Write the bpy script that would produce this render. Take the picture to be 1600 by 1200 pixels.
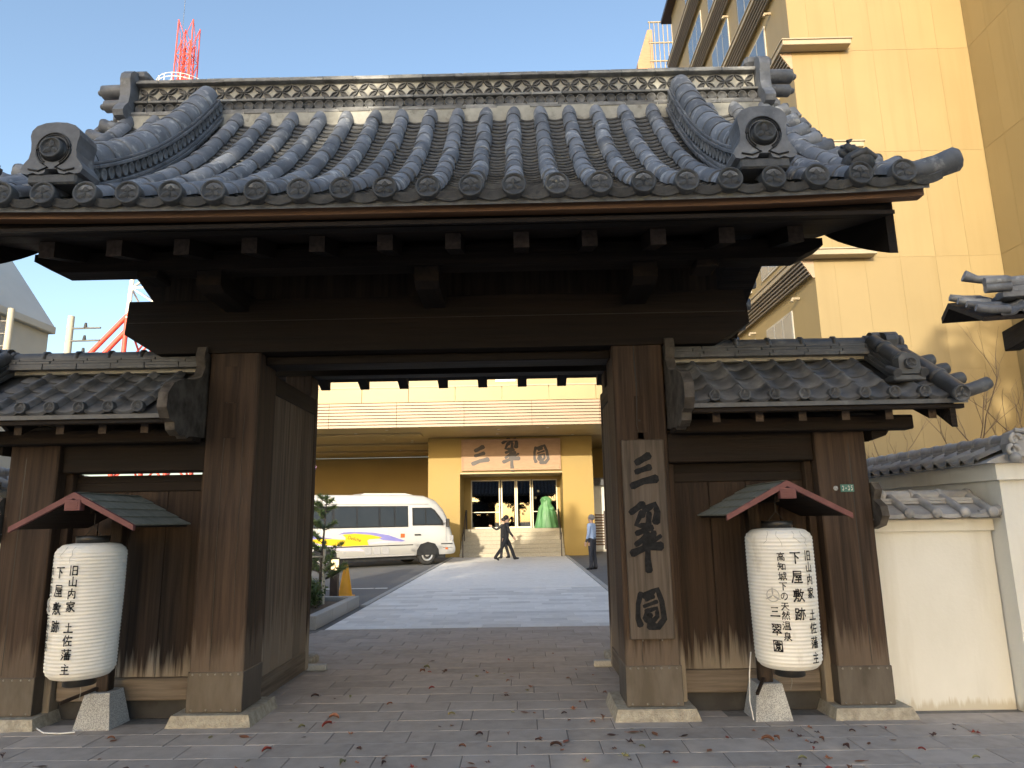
import bpy, math, random
from mathutils import Vector, Matrix, Euler
random.seed(7)
R = math.radians
sc = bpy.context.scene
for o in list(bpy.data.objects): bpy.data.objects.remove(o)
COL = sc.collection

# ------------------------------------------------------------------ camera, sky, sun, exposure
FPX, PITCH, YAW, ROLL, CAMH = 1080.0, R(11.1), 0.0111, 0.017, 1.6
cF = Vector((-math.sin(YAW)*math.cos(PITCH), math.cos(YAW)*math.cos(PITCH), math.sin(PITCH)))
cR0 = Vector((math.cos(YAW), math.sin(YAW), 0)); cU0 = cR0.cross(cF)
cR = cR0*math.cos(ROLL) - cU0*math.sin(ROLL); cU = cU0*math.cos(ROLL) + cR0*math.sin(ROLL)
cd = bpy.data.cameras.new('camera'); cam = bpy.data.objects.new('camera', cd); COL.objects.link(cam)
cd.sensor_width = 36; cd.lens = 36*FPX/1600; cd.clip_start = 0.05; cd.clip_end = 2000
cam.matrix_world = Matrix(((cR.x, cU.x, -cF.x, 0), (cR.y, cU.y, -cF.y, 0), (cR.z, cU.z, -cF.z, CAMH), (0, 0, 0, 1)))
sc.camera = cam
def at(x, y, Y):                     # the point of the plane at depth Y that the photograph shows at pixel x, y
    v = cF*FPX + cR*(x-800) - cU*(y-600)
    return Vector((0, 0, CAMH)) + v*(Y/v.y)

SUN_EL, SUN_AZ = R(13.5), R(-12)     # sun low behind the camera, a little to the left
sdir = Vector((math.sin(SUN_AZ)*math.cos(SUN_EL), -math.cos(SUN_AZ)*math.cos(SUN_EL), math.sin(SUN_EL)))
w = bpy.data.worlds.new('World'); sc.world = w; w.use_nodes = True
wn = w.node_tree.nodes; wl = w.node_tree.links
sky = wn.new('ShaderNodeTexSky'); sky.sky_type = 'NISHITA'; sky.sun_disc = False
sky.sun_elevation = SUN_EL; sky.sun_rotation = math.pi - SUN_AZ; sky.altitude = 0; sky.air_density = 1.0; sky.dust_density = 2.0; sky.ozone_density = 1.2
wl.new(sky.outputs[0], wn['Background'].inputs[0]); wn['Background'].inputs[1].default_value = 0.15
sl = bpy.data.lights.new('sun', 'SUN'); sl.energy = 2.1; sl.angle = R(0.55); sl.color = (1.0, 0.89, 0.70)
so = bpy.data.objects.new('sun', sl); COL.objects.link(so); so.rotation_euler = sdir.to_track_quat('Z', 'Y').to_euler(); so.location = (10, -20, 30)
sc.view_settings.view_transform = 'Standard'; sc.view_settings.look = 'None'; sc.view_settings.exposure = 1.28; sc.view_settings.gamma = 1
sc.cycles.max_bounces = 4; sc.cycles.diffuse_bounces = 2; sc.cycles.use_adaptive_sampling = True; sc.cycles.adaptive_threshold = 0.02; sc.cycles.glossy_bounces = 2; sc.cycles.transmission_bounces = 2; sc.cycles.transparent_max_bounces = 6
sc.cycles.use_denoising = True

# ------------------------------------------------------------------ materials
MATS = {}
def nd(nt, t, **kw):
    n = nt.nodes.new(t)
    for k, v in kw.items(): setattr(n, k, v)
    return n
def mat(name, c1, c2=None, sc3=(3, 3, 3), rough=0.6, r2=None, bump=0.0, bsc=None, rnd=0.0, metal=0.0, detail=5, lo=0.35, hi=0.65, spec=0.5,
        spots=None, wear=None, joints=None, space='W'):
    """procedural principled material: two-tone noise in stretched coordinates, per-object value jitter,
    spots = (colour, scale, threshold lo, hi) patches, wear = (colour, z low, z high) frayed weathering near the foot"""
    if name in MATS: return MATS[name]
    m = bpy.data.materials.new(name); m.use_nodes = True; nt = m.node_tree; L = nt.links.new
    b = nt.nodes['Principled BSDF']; b.inputs['Roughness'].default_value = rough; b.inputs['Metallic'].default_value = metal
    b.inputs['Specular IOR Level'].default_value = spec
    if space == 'W': co = nd(nt, 'ShaderNodeNewGeometry').outputs['Position']
    else: co = nd(nt, 'ShaderNodeTexCoord').outputs['Object']
    oi = nd(nt, 'ShaderNodeObjectInfo')
    if rnd:
        ad = nd(nt, 'ShaderNodeVectorMath', operation='ADD'); ml = nd(nt, 'ShaderNodeMath', operation='MULTIPLY'); ml.inputs[1].default_value = 37.0
        L(oi.outputs['Random'], ml.inputs[0]); L(co, ad.inputs[0]); L(ml.outputs[0], ad.inputs[1]); co2 = ad.outputs[0]
    else: co2 = co
    def noise(s3, det, rg=0.6):
        mp = nd(nt, 'ShaderNodeMapping'); mp.inputs['Scale'].default_value = s3; L(co2, mp.inputs[0])
        n = nd(nt, 'ShaderNodeTexNoise'); n.inputs['Scale'].default_value = 1; n.inputs['Detail'].default_value = det; n.inputs['Roughness'].default_value = rg
        L(mp.outputs[0], n.inputs['Vector']); return n.outputs['Fac']
    def rng(x, a, b_, c=0, d=1):
        r_ = nd(nt, 'ShaderNodeMapRange'); L(x, r_.inputs[0]); r_.inputs[1].default_value = a; r_.inputs[2].default_value = b_; r_.inputs[3].default_value = c; r_.inputs[4].default_value = d
        return r_.outputs[0]
    def mix(f, a, b_):
        x = nd(nt, 'ShaderNodeMix', data_type='RGBA'); L(f, x.inputs[0])
        for i, q in ((6, a), (7, b_)):
            if isinstance(q, tuple): x.inputs[i].default_value = (*q, 1)
            else: L(q, x.inputs[i])
        return x.outputs[2]
    n1 = noise(sc3, detail)
    col = mix(rng(n1, lo, hi), c1, c2 or c1)
    if spots:
        cs, ss, a, b_ = spots
        col = mix(rng(noise(ss if isinstance(ss, tuple) else (ss, ss, ss), 4), a, b_), col, cs)
    if wear:
        cw, z0, z1 = wear[:3]; ws = wear[3] if len(wear) > 3 else .85
        sx = nd(nt, 'ShaderNodeSeparateXYZ'); L(nd(nt, 'ShaderNodeNewGeometry').outputs['Position'], sx.inputs[0])
        nn = noise((26, 26, 1.3), 3); n2 = noise((3, 3, .6), 2)
        a1 = nd(nt, 'ShaderNodeMath', operation='MULTIPLY_ADD'); L(nn, a1.inputs[0]); a1.inputs[1].default_value = -(z1-z0)*1.6; L(sx.outputs['Z'], a1.inputs[2])
        a2 = nd(nt, 'ShaderNodeMath', operation='MULTIPLY_ADD'); L(n2, a2.inputs[0]); a2.inputs[1].default_value = -(z1-z0)*0.9; L(a1.outputs[0], a2.inputs[2])
        col = mix(rng(a2.outputs[0], z0-(z1-z0)*.75, z1-(z1-z0)*1.35, ws, 0), col, cw)
    if rnd:
        hs = nd(nt, 'ShaderNodeHueSaturation'); L(rng(oi.outputs['Random'], 0, 1, 1-rnd, 1+rnd), hs.inputs['Value']); L(col, hs.inputs['Color']); col = hs.outputs[0]
    L(col, b.inputs['Base Color'])
    if r2 is not None: L(rng(n1, lo, hi, rough, r2), b.inputs['Roughness'])
    if bump:
        bp = nd(nt, 'ShaderNodeBump'); bp.inputs['Strength'].default_value = bump; bp.inputs['Distance'].default_value = 0.02
        L(noise(bsc or sc3, 6), bp.inputs['Height']); L(bp.outputs[0], b.inputs['Normal'])
    MATS[name] = m; return m
def emis(name, c, s):
    m = bpy.data.materials.new(name); m.use_nodes = True; b = m.node_tree.nodes['Principled BSDF']
    b.inputs['Base Color'].default_value = (*c, 1); b.inputs['Emission Color'].default_value = (*c, 1); b.inputs['Emission Strength'].default_value = s
    MATS[name] = m; return m
def glassmat(name, tint, refl=0.12):
    m = bpy.data.materials.new(name); m.use_nodes = True; nt = m.node_tree; L = nt.links.new
    nt.nodes.remove(nt.nodes['Principled BSDF'])
    t = nd(nt, 'ShaderNodeBsdfTransparent'); t.inputs[0].default_value = (*tint, 1)
    g = nd(nt, 'ShaderNodeBsdfGlossy'); g.inputs['Roughness'].default_value = 0.02; g.inputs[0].default_value = (.9, .92, .95, 1)
    f = nd(nt, 'ShaderNodeFresnel'); f.inputs[0].default_value = 1.5
    a = nd(nt, 'ShaderNodeMath', operation='ADD'); L(f.outputs[0], a.inputs[0]); a.inputs[1].default_value = refl
    x = nd(nt, 'ShaderNodeMixShader'); L(a.outputs[0], x.inputs[0]); L(t.outputs[0], x.inputs[1]); L(g.outputs[0], x.inputs[2])
    L(x.outputs[0], nt.nodes['Material Output'].inputs[0]); MATS[name] = m; return m

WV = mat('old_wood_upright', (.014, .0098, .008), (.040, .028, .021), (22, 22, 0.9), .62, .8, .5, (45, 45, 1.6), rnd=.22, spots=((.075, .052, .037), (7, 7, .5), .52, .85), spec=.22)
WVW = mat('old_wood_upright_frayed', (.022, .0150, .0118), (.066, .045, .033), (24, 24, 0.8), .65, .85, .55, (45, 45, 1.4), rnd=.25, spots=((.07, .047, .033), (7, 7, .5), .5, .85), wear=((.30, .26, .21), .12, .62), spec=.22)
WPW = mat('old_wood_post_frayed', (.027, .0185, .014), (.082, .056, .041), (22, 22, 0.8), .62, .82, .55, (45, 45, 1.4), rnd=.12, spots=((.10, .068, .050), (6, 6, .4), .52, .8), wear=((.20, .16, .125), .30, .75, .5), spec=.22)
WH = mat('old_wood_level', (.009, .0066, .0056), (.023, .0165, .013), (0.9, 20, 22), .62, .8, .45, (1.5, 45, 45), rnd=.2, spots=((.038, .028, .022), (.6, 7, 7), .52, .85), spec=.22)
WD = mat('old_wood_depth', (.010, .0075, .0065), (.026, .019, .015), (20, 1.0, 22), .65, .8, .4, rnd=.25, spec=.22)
WEND = mat('wood_end_grain', (.07, .050, .040), (.12, .090, .072), (30, 30, 30), .8, bump=.3, rnd=.25)
WDOOR = mat('door_wood', (.075, .057, .045), (.19, .150, .118), (22, 22, .8), .7, .85, .5, (45, 45, 1.4), rnd=.2, wear=((.24, .20, .16), .10, .9), spec=.22)
WRAIL = mat('pale_rail_wood', (.085, .066, .050), (.20, .165, .13), (1.2, 1.2, 22), .8, bump=.4, rnd=.15)
WFAS = mat('brown_fascia_wood', (.15, .078, .042), (.23, .125, .07), (1.2, 20, 24), .6, bump=.2, rnd=.1)
SCRW = mat('scroll_board_wood', (.035, .028, .023), (.12, .105, .09), (7, 7, 7), .8, bump=.6, rnd=.1)
BOARDW = mat('name_board_wood', (.058, .047, .039), (.130, .108, .090), (26, 26, 1.1), .65, bump=.3, spots=((.105, .078, .058), (5, 5, 1.2), .55, .75), spec=.25)
INK = mat('carved_ink', (.010, .011, .013), (.022, .023, .026), (30, 30, 30), .75, bump=.15, spec=.15)
SHOE = mat('bronze_shoe', (.080, .070, .060), (.145, .127, .110), (9, 9, 2.5), .45, .65, .25, metal=.35, rnd=.08)
RIVET = mat('rivet_metal', (.16, .155, .14), (.28, .27, .25), (40, 40, 40), .5, metal=.4)
STONE = mat('beige_stone', (.30, .27, .215), (.46, .425, .35), (18, 18, 18), .8, bump=.5, bsc=(60, 60, 60), spots=((.22, .21, .18), 8, .55, .75))
GRAN = mat('grey_granite', (.24, .245, .25), (.50, .51, .51), (130, 130, 130), .75, bump=.15, lo=.42, hi=.58)
TROLL = mat('roller_tile', (.135, .147, .170), (.225, .238, .265), (7, 7, 7), .52, .68, .12, (30, 30, 30), rnd=.30, spots=((.37, .378, .385), (9, 9, 9), .56, .66))
TPAN = mat('pan_tile', (.085, .087, .09), (.165, .166, .165), (14, 14, 14), .55, .75, .2, (40, 40, 40), rnd=.3, spots=((.20, .185, .13), 12, .58, .75))
TDARK = mat('ridge_tile', (.115, .12, .132), (.20, .207, .222), (8, 8, 8), .45, .62, .12, (30, 30, 30), rnd=.22, spots=((.27, .28, .285), 9, .6, .72))
TDISC = mat('disc_tile', (.050, .052, .055), (.095, .097, .10), (18, 18, 18), .5, .7, .25, (50, 50, 50), rnd=.25, spots=((.16, .15, .115), 14, .62, .75))
TNOSHI = mat('flat_ridge_tile', (.15, .15, .145), (.30, .295, .28), (9, 9, 9), .6, .75, .15, rnd=.38, spots=((.40, .395, .375), 7, .6, .72))
TPALE = mat('old_ridge_tile', (.17, .168, .16), (.33, .325, .31), (9, 9, 9), .65, bump=.2, rnd=.3)
TWING = mat('wing_tile', (.050, .053, .060), (.112, .117, .127), (6, 6, 6), .36, .55, .1, rnd=.2, spots=((.17, .172, .178), 6, .6, .72))
TCAP = mat('wall_cap_tile', (.24, .245, .255), (.38, .385, .395), (6, 6, 6), .5, .65, .12, rnd=.15)
PLAST = mat('ridge_plaster', (.36, .345, .295), (.50, .485, .425), (7, 7, 7), .85, bump=.2, spots=((.22, .21, .18), 10, .58, .74))
WHITEW = mat('white_plaster', (.72, .725, .685), (.77, .775, .74), (2.2, 2.2, 1.2), .85, bump=.10, bsc=(30, 30, 30), wear=((.56, .52, .42), -.02, .10), spots=((.63, .625, .565), (4, 4, .5), .52, .8))
BLACK = mat('black_lacquer', (.012, .012, .013), (.02, .02, .02), (8, 8, 8), .35)
DARKGAP = mat('dark_lath_and_gap_shade', (.030, .030, .033), (.05, .05, .052), (6, 6, 6), .8)  # black layer under the eave tiles; also shade coloured in below the side doors
PAPER = mat('lantern_paper', (.80, .78, .71), (.88, .865, .81), (5, 5, 3), .75, bump=.08, bsc=(40, 40, 40), spots=((.55, .51, .42), (6, 6, 2.5), .6, .8))
LINK = mat('lantern_ink', (.010, .010, .012), (.018, .018, .02), (9, 9, 9), .8, spec=.15)
LGREY = mat('lantern_grey_ink', (.42, .42, .40), (.5, .5, .48), (9, 9, 9), .6)
SHING = mat('green_shingle', (.155, .160, .135), (.23, .235, .20), (3, 16, 16), .75, bump=.25, rnd=.12)
REDP = mat('maroon_trim', (.150, .055, .052), (.21, .082, .078), (6, 6, 6), .65, bump=.1, rnd=.08)
ASPH = mat('asphalt', (.135, .137, .14), (.19, .192, .195), (60, 60, 60), .85, bump=.25, bsc=(180, 180, 180), spots=((.15, .15, .155), .8, .45, .65))
GROUNDM = mat('joint_mortar', (.16, .148, .138), (.22, .205, .19), (20, 20, 20), .9, bump=.2)
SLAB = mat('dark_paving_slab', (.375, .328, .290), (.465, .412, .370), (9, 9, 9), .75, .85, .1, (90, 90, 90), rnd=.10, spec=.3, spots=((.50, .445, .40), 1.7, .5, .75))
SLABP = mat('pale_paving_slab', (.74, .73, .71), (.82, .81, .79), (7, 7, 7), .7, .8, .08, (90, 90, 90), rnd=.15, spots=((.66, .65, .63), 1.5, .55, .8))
KERB = mat('kerb_granite', (.34, .345, .34), (.50, .50, .49), (90, 90, 90), .75, bump=.1, rnd=.06)
YEL = mat('yellow_panel', (.295, .218, .098), (.32, .237, .108), (.35, .35, .35), .5, bump=.02, rnd=.02, spots=((.272, .199, .086), (2.2, 2.2, .12), .5, .8))
YELD = mat('ochre_panel', (.33, .218, .050), (.365, .245, .060), (.4, .4, .4), .5, .6, rnd=.02)
YELT = mat('canopy_panel', (.345, .262, .115), (.375, .285, .127), (.5, .5, .5), .45, rnd=.03)
LEDGE = mat('cream_ledge', (.36, .30, .21), (.40, .335, .235), (2, 2, 2), .5, rnd=.03)
COPPER = mat('copper_slat', (.37, .265, .175), (.41, .295, .20), (.8, 8, 8), .45, rnd=.03)
SLATD = mat('slat_gap', (.16, .09, .055), (.2, .11, .07), (3, 3, 3), .7)
GROOVE = mat('panel_groove', (.40, .26, .075), (.45, .29, .09), (3, 3, 3), .7)
CEIL = mat('canopy_ceiling', (.42, .32, .15), (.46, .35, .17), (.5, .5, .5), .4, rnd=.03)
SIGNW = mat('sign_wood', (.36, .215, .12), (.42, .26, .15), (2.5, 20, 9), .55, bump=.08)
STEPM = mat('step_stone', (.40, .36, .27), (.48, .43, .33), (20, 20, 20), .7, rnd=.04)
ALU = mat('door_metal', (.55, .50, .36), (.62, .56, .42), (9, 9, 9), .4, metal=.3)
RAILM = mat('dark_rail', (.035, .025, .022), (.05, .035, .03), (9, 9, 9), .45)
WINFR = mat('window_frame', (.45, .42, .36), (.52, .49, .42), (9, 9, 9), .5)
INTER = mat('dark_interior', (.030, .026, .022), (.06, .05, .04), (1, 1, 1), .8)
GREENC = mat('green_cloth', (.075, .22, .085), (.14, .34, .15), (8, 8, 2), .42, .6, .2)
BUSW = mat('bus_white', (.60, .60, .585), (.63, .63, .615), (1, 1, 1), .25)
BUSY = mat('bus_yellow', (.80, .56, .02), (.82, .58, .03), (1, 1, 1), .3)
BUSB = mat('bus_violet', (.20, .20, .52), (.32, .30, .62), (.9, .9, .9), .3)
BUST = mat('bus_teal', (.06, .28, .50), (.14, .36, .55), (.9, .9, .9), .3)
BUSL = mat('bus_lilac', (.56, .50, .62), (.62, .56, .66), (1, 1, 1), .3)
BUSG = mat('bus_green', (.22, .60, .03), (.28, .66, .04), (1, 1, 1), .3)
BUSK = mat('bus_black', (.015, .015, .016), (.03, .03, .03), (4, 4, 4), .4)
TYRE = mat('tyre_rubber', (.02, .02, .02), (.035, .035, .035), (20, 20, 20), .8)
RIM = mat('wheel_rim', (.55, .55, .55), (.65, .65, .65), (9, 9, 9), .3, metal=.6)
GREYP = mat('grille_grey', (.36, .36, .37), (.42, .42, .43), (30, 2, 60), .5)
ORANGE = mat('orange_lens', (.62, .12, .03), (.7, .16, .04), (9, 9, 9), .3)
CONEM = mat('cone_orange', (.82, .34, .01), (.88, .40, .015), (4, 4, 4), .5)
LEAFM = mat('hedge_leaf', (.045, .085, .020), (.11, .17, .045), (6, 6, 6), .55, rnd=.2)
PINE = mat('pine_needle', (.10, .15, .045), (.22, .27, .09), (9, 9, 9), .6)
TREEM = mat('broad_leaf', (.035, .065, .018), (.08, .12, .035), (2, 2, 2), .55)
BARK = mat('bark', (.075, .058, .045), (.15, .12, .095), (14, 14, 3), .85, bump=.5)
TWIG = mat('twig_bark', (.16, .105, .07), (.24, .165, .11), (20, 20, 20), .8)
PINKM = mat('pink_petal', (.62, .30, .55), (.75, .46, .68), (20, 20, 20), .6)
GREYB = mat('grey_building', (.44, .45, .43), (.50, .51, .49), (.6, .6, .6), .7, bump=.05)
GREYR = mat('grey_roof', (.46, .47, .45), (.52, .53, .51), (.3, .3, .3), .6)
POLEM = mat('concrete_pole', (.52, .47, .36), (.62, .57, .45), (9, 9, 2), .8)
WIREM = mat('wire_black', (.03, .03, .035), (.05, .05, .05), (9, 9, 9), .6)
TOWR = mat('tower_red', (.72, .08, .05), (.78, .11, .07), (3, 3, 3), .5)
TOWW = mat('tower_white', (.78, .77, .70), (.82, .81, .75), (3, 3, 3), .5)
SKIN = mat('skin', (.52, .32, .23), (.56, .36, .26), (20, 20, 20), .55)
SUITM = mat('dark_suit', (.018, .019, .024), (.03, .031, .038), (30, 30, 30), .8, bump=.2)
BLUESH = mat('pale_blue_shirt', (.42, .54, .76), (.48, .60, .82), (20, 20, 20), .75, bump=.15)
TROUS = mat('dark_trousers', (.03, .032, .042), (.05, .052, .062), (30, 30, 8), .8, bump=.2)
HAIRB = mat('black_hair', (.012, .011, .010), (.025, .022, .02), (60, 60, 60), .5)
HAIRG = mat('grey_hair', (.16, .15, .14), (.30, .285, .27), (60, 60, 60), .6)
SHOEM = mat('black_shoe', (.01, .01, .01), (.018, .018, .018), (9, 9, 9), .4)
PLATEG = mat('plate_green', (.045, .16, .135), (.06, .19, .16), (9, 9, 9), .4)
WHITEP = mat('white_paint', (.74, .74, .72), (.8, .8, .78), (9, 9, 9), .5)
LEAVES = [mat('leaf_red', (.26, .035, .026), (.36, .07, .045), (30, 30, 30), .6, rnd=.2), mat('leaf_brown', (.20, .085, .045), (.30, .13, .07), (30, 30, 30), .7, rnd=.25),
          mat('leaf_dark', (.055, .03, .028), (.10, .05, .04), (30, 30, 30), .7, rnd=.25), mat('leaf_olive', (.20, .20, .08), (.30, .28, .13), (30, 30, 30), .7, rnd=.2)]
GLASS = glassmat('pane_glass', (.32, .34, .34), .10)
BUSGL = glassmat('tinted_glass', (.16, .17, .18), .10)
SKYGL = mat('sky_window', (.018, .02, .024), (.026, .028, .032), (1, 1, 1), .06, spec=.55)
LOUV = mat('grey_louvre', (.17, .145, .12), (.22, .19, .155), (3, .6, 12), .6, rnd=.08)
TOWGL = mat('tower_window_glass', (.10, .13, .17), (.13, .16, .20), (.4, .4, .4), .05, spec=1.0)
TMOTIF = mat('ridge_motif_tile', (.075, .074, .072), (.15, .147, .14), (12, 12, 12), .6, bump=.2, rnd=.3)
LAMPE = emis('lamp_glow', (1.0, .72, .36), 1.0)

# ------------------------------------------------------------------ mesh helpers
class MB:
    def __init__(s): s.v = []; s.f = []; s.sm = []; s.mi = []
    def add(s, vs, fs, smooth=False, M=None, mi=0):
        n = len(s.v)
        s.v += [tuple(M @ Vector(p)) for p in vs] if M is not None else [tuple(p) for p in vs]
        for f in fs: s.f.append([i+n for i in f]); s.sm.append(smooth); s.mi.append(mi)
        return s
    def box(s, x0, x1, y0, y1, z0, z1, ch=0.0, M=None, mi=0):
        if x0 > x1: x0, x1 = x1, x0
        if ch <= 0:
            vs = [(x, y, z) for x in (x0, x1) for y in (y0, y1) for z in (z0, z1)]
            fs = [(0, 1, 3, 2), (4, 6, 7, 5), (0, 4, 5, 1), (2, 3, 7, 6), (0, 2, 6, 4), (1, 5, 7, 3)]
            return s.add(vs, fs, M=M, mi=mi)
        ch = min(ch, (x1-x0)*.45, (y1-y0)*.45, (z1-z0)*.45)
        X, Y, Z = (x0, x1), (y0, y1), (z0, z1); vs = []; ix = {}
        for i in (0, 1):
            for j in (0, 1):
                for k in (0, 1):
                    sx, sy, sz = (1-2*i)*ch, (1-2*j)*ch, (1-2*k)*ch
                    for a, p in enumerate(((X[i], Y[j]+sy, Z[k]+sz), (X[i]+sx, Y[j], Z[k]+sz), (X[i]+sx, Y[j]+sy, Z[k]))):
                        ix[i, j, k, a] = len(vs); vs.append(p)
        g = lambda i, j, k, a: ix[i, j, k, a]; fs = []
        for i in (0, 1):
            q = [g(i, 0, 0, 0), g(i, 1, 0, 0), g(i, 1, 1, 0), g(i, 0, 1, 0)]; fs.append(q if i else q[::-1])
            q = [g(0, i, 0, 1), g(0, i, 1, 1), g(1, i, 1, 1), g(1, i, 0, 1)]; fs.append(q if i else q[::-1])
            q = [g(0, 0, i, 2), g(1, 0, i, 2), g(1, 1, i, 2), g(0, 1, i, 2)]; fs.append(q if i else q[::-1])
        for i in (0, 1):
            for j in (0, 1):
                q = [g(i, j, 0, 0), g(i, j, 1, 0), g(i, j, 1, 1), g(i, j, 0, 1)]; fs.append(q if i == j else q[::-1])
                q = [g(i, 0, j, 0), g(i, 0, j, 2), g(i, 1, j, 2), g(i, 1, j, 0)]; fs.append(q if i != j else q[::-1])
                q = [g(0, i, j, 1), g(1, i, j, 1), g(1, i, j, 2), g(0, i, j, 2)]; fs.append(q if i == j else q[::-1])
                for k in (0, 1):
                    q = [g(i, j, k, 0), g(i, j, k, 1), g(i, j, k, 2)]; fs.append(q if (i+j+k) % 2 else q[::-1])
        return s.add(vs, fs, M=M, mi=mi)
    def prism(s, poly, fn, w0, w1, smooth=False, mi=0, cap=True):
        """outline poly (u,v) extruded from w0 to w1, fn(u,v,w) -> 3D"""
        n = len(poly); vs = [fn(u, v, w0) for u, v in poly] + [fn(u, v, w1) for u, v in poly]
        fs = [(i, (i+1) % n, n+(i+1) % n, n+i) for i in range(n)]
        s.add(vs, fs, smooth, mi=mi)
        if cap: s.add(vs, [tuple(range(n))[::-1], tuple(range(n, 2*n))], mi=mi)
        return s
    def tube(s, pts, rad, n=8, caps=True, smooth=True, mi=0, up=None):
        pts = [Vector(p) for p in pts]; k = len(pts); rad = rad if isinstance(rad, (list, tuple)) else [rad]*k
        t0 = (pts[1]-pts[0]).normalized(); a = Vector(up) if up else (Vector((0, 0, 1)) if abs(t0.z) < .9 else Vector((1, 0, 0)))
        vs = []
        for i, p in enumerate(pts):
            t = (pts[min(i+1, k-1)]-pts[max(i-1, 0)]).normalized()
            e1 = t.cross(a).normalized(); e2 = e1.cross(t)
            for j in range(n):
                q = 2*math.pi*j/n; vs.append(p + (e1*math.cos(q) + e2*math.sin(q))*rad[i])
        fs = [(i*n+j, i*n+(j+1) % n, (i+1)*n+(j+1) % n, (i+1)*n+j) for i in range(k-1) for j in range(n)]
        s.add(vs, fs, smooth, mi=mi)
        if caps: s.add(vs, [tuple(range(n))[::-1], tuple((k-1)*n+j for j in range(n))], mi=mi)
        return s
    def lathe(s, prof, n=16, M=None, smooth=True, mi=0):
        k = len(prof); vs = [(r*math.cos(2*math.pi*j/n), r*math.sin(2*math.pi*j/n), z) for r, z in prof for j in range(n)]
        fs = [(i*n+j, i*n+(j+1) % n, (i+1)*n+(j+1) % n, (i+1)*n+j) for i in range(k-1) for j in range(n)]
        s.add(vs, fs, smooth, M, mi)
        s.add(vs, [tuple(range(n))[::-1], tuple((k-1)*n+j for j in range(n))], False, M, mi)
        return s
    def ball(s, c, r, n=10, k=6, mi=0):
        r = r if isinstance(r, (tuple, list)) else (r, r, r); vs = []; fs = []
        for i in range(1, k):
            a = math.pi*i/k
            for j in range(n): b = 2*math.pi*j/n; vs.append((c[0]+r[0]*math.sin(a)*math.cos(b), c[1]+r[1]*math.sin(a)*math.sin(b), c[2]+r[2]*math.cos(a)))
        vs += [(c[0], c[1], c[2]+r[2]), (c[0], c[1], c[2]-r[2])]; T = len(vs)-2
        fs = [(i*n+j, (i+1)*n+j, (i+1)*n+(j+1) % n, i*n+(j+1) % n) for i in range(k-2) for j in range(n)]
        fs += [(T, j, (j+1) % n) for j in range(n)] + [(T+1, (k-2)*n+(j+1) % n, (k-2)*n+j) for j in range(n)]
        return s.add(vs, fs, True, mi=mi)
    def mesh(s, name, org=(0, 0, 0)):
        me = bpy.data.meshes.new(name); o = Vector(org)
        me.from_pydata([(x-o.x, y-o.y, z-o.z) for x, y, z in s.v], [], s.f); me.update()
        me.polygons.foreach_set('use_smooth', s.sm); me.polygons.foreach_set('material_index', s.mi)
        return me
WO = {}                                                     # world origin of every object (parents only translate)
def _lk(o, parent, org):
    COL.objects.link(o); WO[o] = Vector(org)
    if parent is not None: o.parent = parent; o.location = Vector(org) - WO[parent]
    else: o.location = Vector(org)
    return o
def tag(o, label, cat, group=None):
    o['label'] = label; o['category'] = cat
    if group: o['group'] = group
    return o
def thing(name, label, cat, loc, group=None):
    o = bpy.data.objects.new(name, None); o.empty_display_size = .2; _lk(o, None, loc); return tag(o, label, cat, group)
def part(name, mb, m, parent=None, org=None):
    """one mesh object from world-space geometry; origin at the middle of its footprint"""
    if org is None:
        xs, ys, zs = zip(*mb.v); org = ((min(xs)+max(xs))/2, (min(ys)+max(ys))/2, min(zs))
    me = mb.mesh(name, org)
    for q in (m if isinstance(m, (list, tuple)) else [m]): me.materials.append(q)
    return _lk(bpy.data.objects.new(name, me), parent, org)
def inst(name, me, parent, loc, rot=None, scale=None):
    o = bpy.data.objects.new(name, me); _lk(o, parent, loc)
    if rot is not None: o.rotation_euler = rot
    if scale is not None: o.scale = scale
    return o
def proto(mb, m, name):
    me = mb.mesh(name)
    for q in (m if isinstance(m, (list, tuple)) else [m]): me.materials.append(q)
    return me
def struct(o): o['kind'] = 'structure'; return o
def stuff(o): o['kind'] = 'stuff'; return o
def B(x0, x1, y0, y1, z0, z1, ch=0.0): return MB().box(x0, x1, y0, y1, z0, z1, ch)

# ------------------------------------------------------------------ ground, paving
CX = -0.75                                                  # the gate's middle
PF = 6.03                                                   # front plane of the gate posts
def sheet(x0, x1, y0, y1, z): return MB().add([(x0, y0, z), (x1, y0, z), (x1, y1, z), (x0, y1, z)], [(0, 1, 2, 3)])
struct(part('ground', sheet(-400, 400, -400, 600, -.012), ASPH, org=(0, 0, -.012)))
fore = struct(part('forecourt', sheet(-14, 14, -6, 11.02, -.006), GROUNDM, org=(0, 5, -.006)))
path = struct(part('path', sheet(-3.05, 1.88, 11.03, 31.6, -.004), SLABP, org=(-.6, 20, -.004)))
rs = random.Random(3)
slabs = {}
def slab_mesh(L, D, m, nm):
    k = (round(L, 3), round(D, 3), nm)
    if k not in slabs: slabs[k] = proto(MB().box(-L/2, L/2, -D/2, D/2, -.02, .0, .004), m, nm)
    return slabs[k]
def pave(parent, m, y0, y1, xr, z0, nm, LW=.6, DW=.29, gap=.006):
    y = y0; i = 0
    while y + DW <= y1 + .01:
        xa, xb = xr(y); x = xa - ((i*.37) % 1)*LW
        while x < xb:
            a, b_ = max(x, xa), min(x+LW, xb)
            if b_-a > .12:
                L = round((b_-a-gap)*50)/50
                inst('paving_slab', slab_mesh(b_-a-gap, DW-gap, m, nm), parent, ((a+b_)/2, y+DW/2, z0+rs.uniform(-.0012, .0012)), (rs.uniform(-.002, .002), rs.uniform(-.002, .002), 0))
            x += LW
        y += DW; i += 1
pave(fore, SLAB, 4.33, 6.07, lambda y: (-5.4, 5.4), .0, 'paving_slab')
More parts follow.
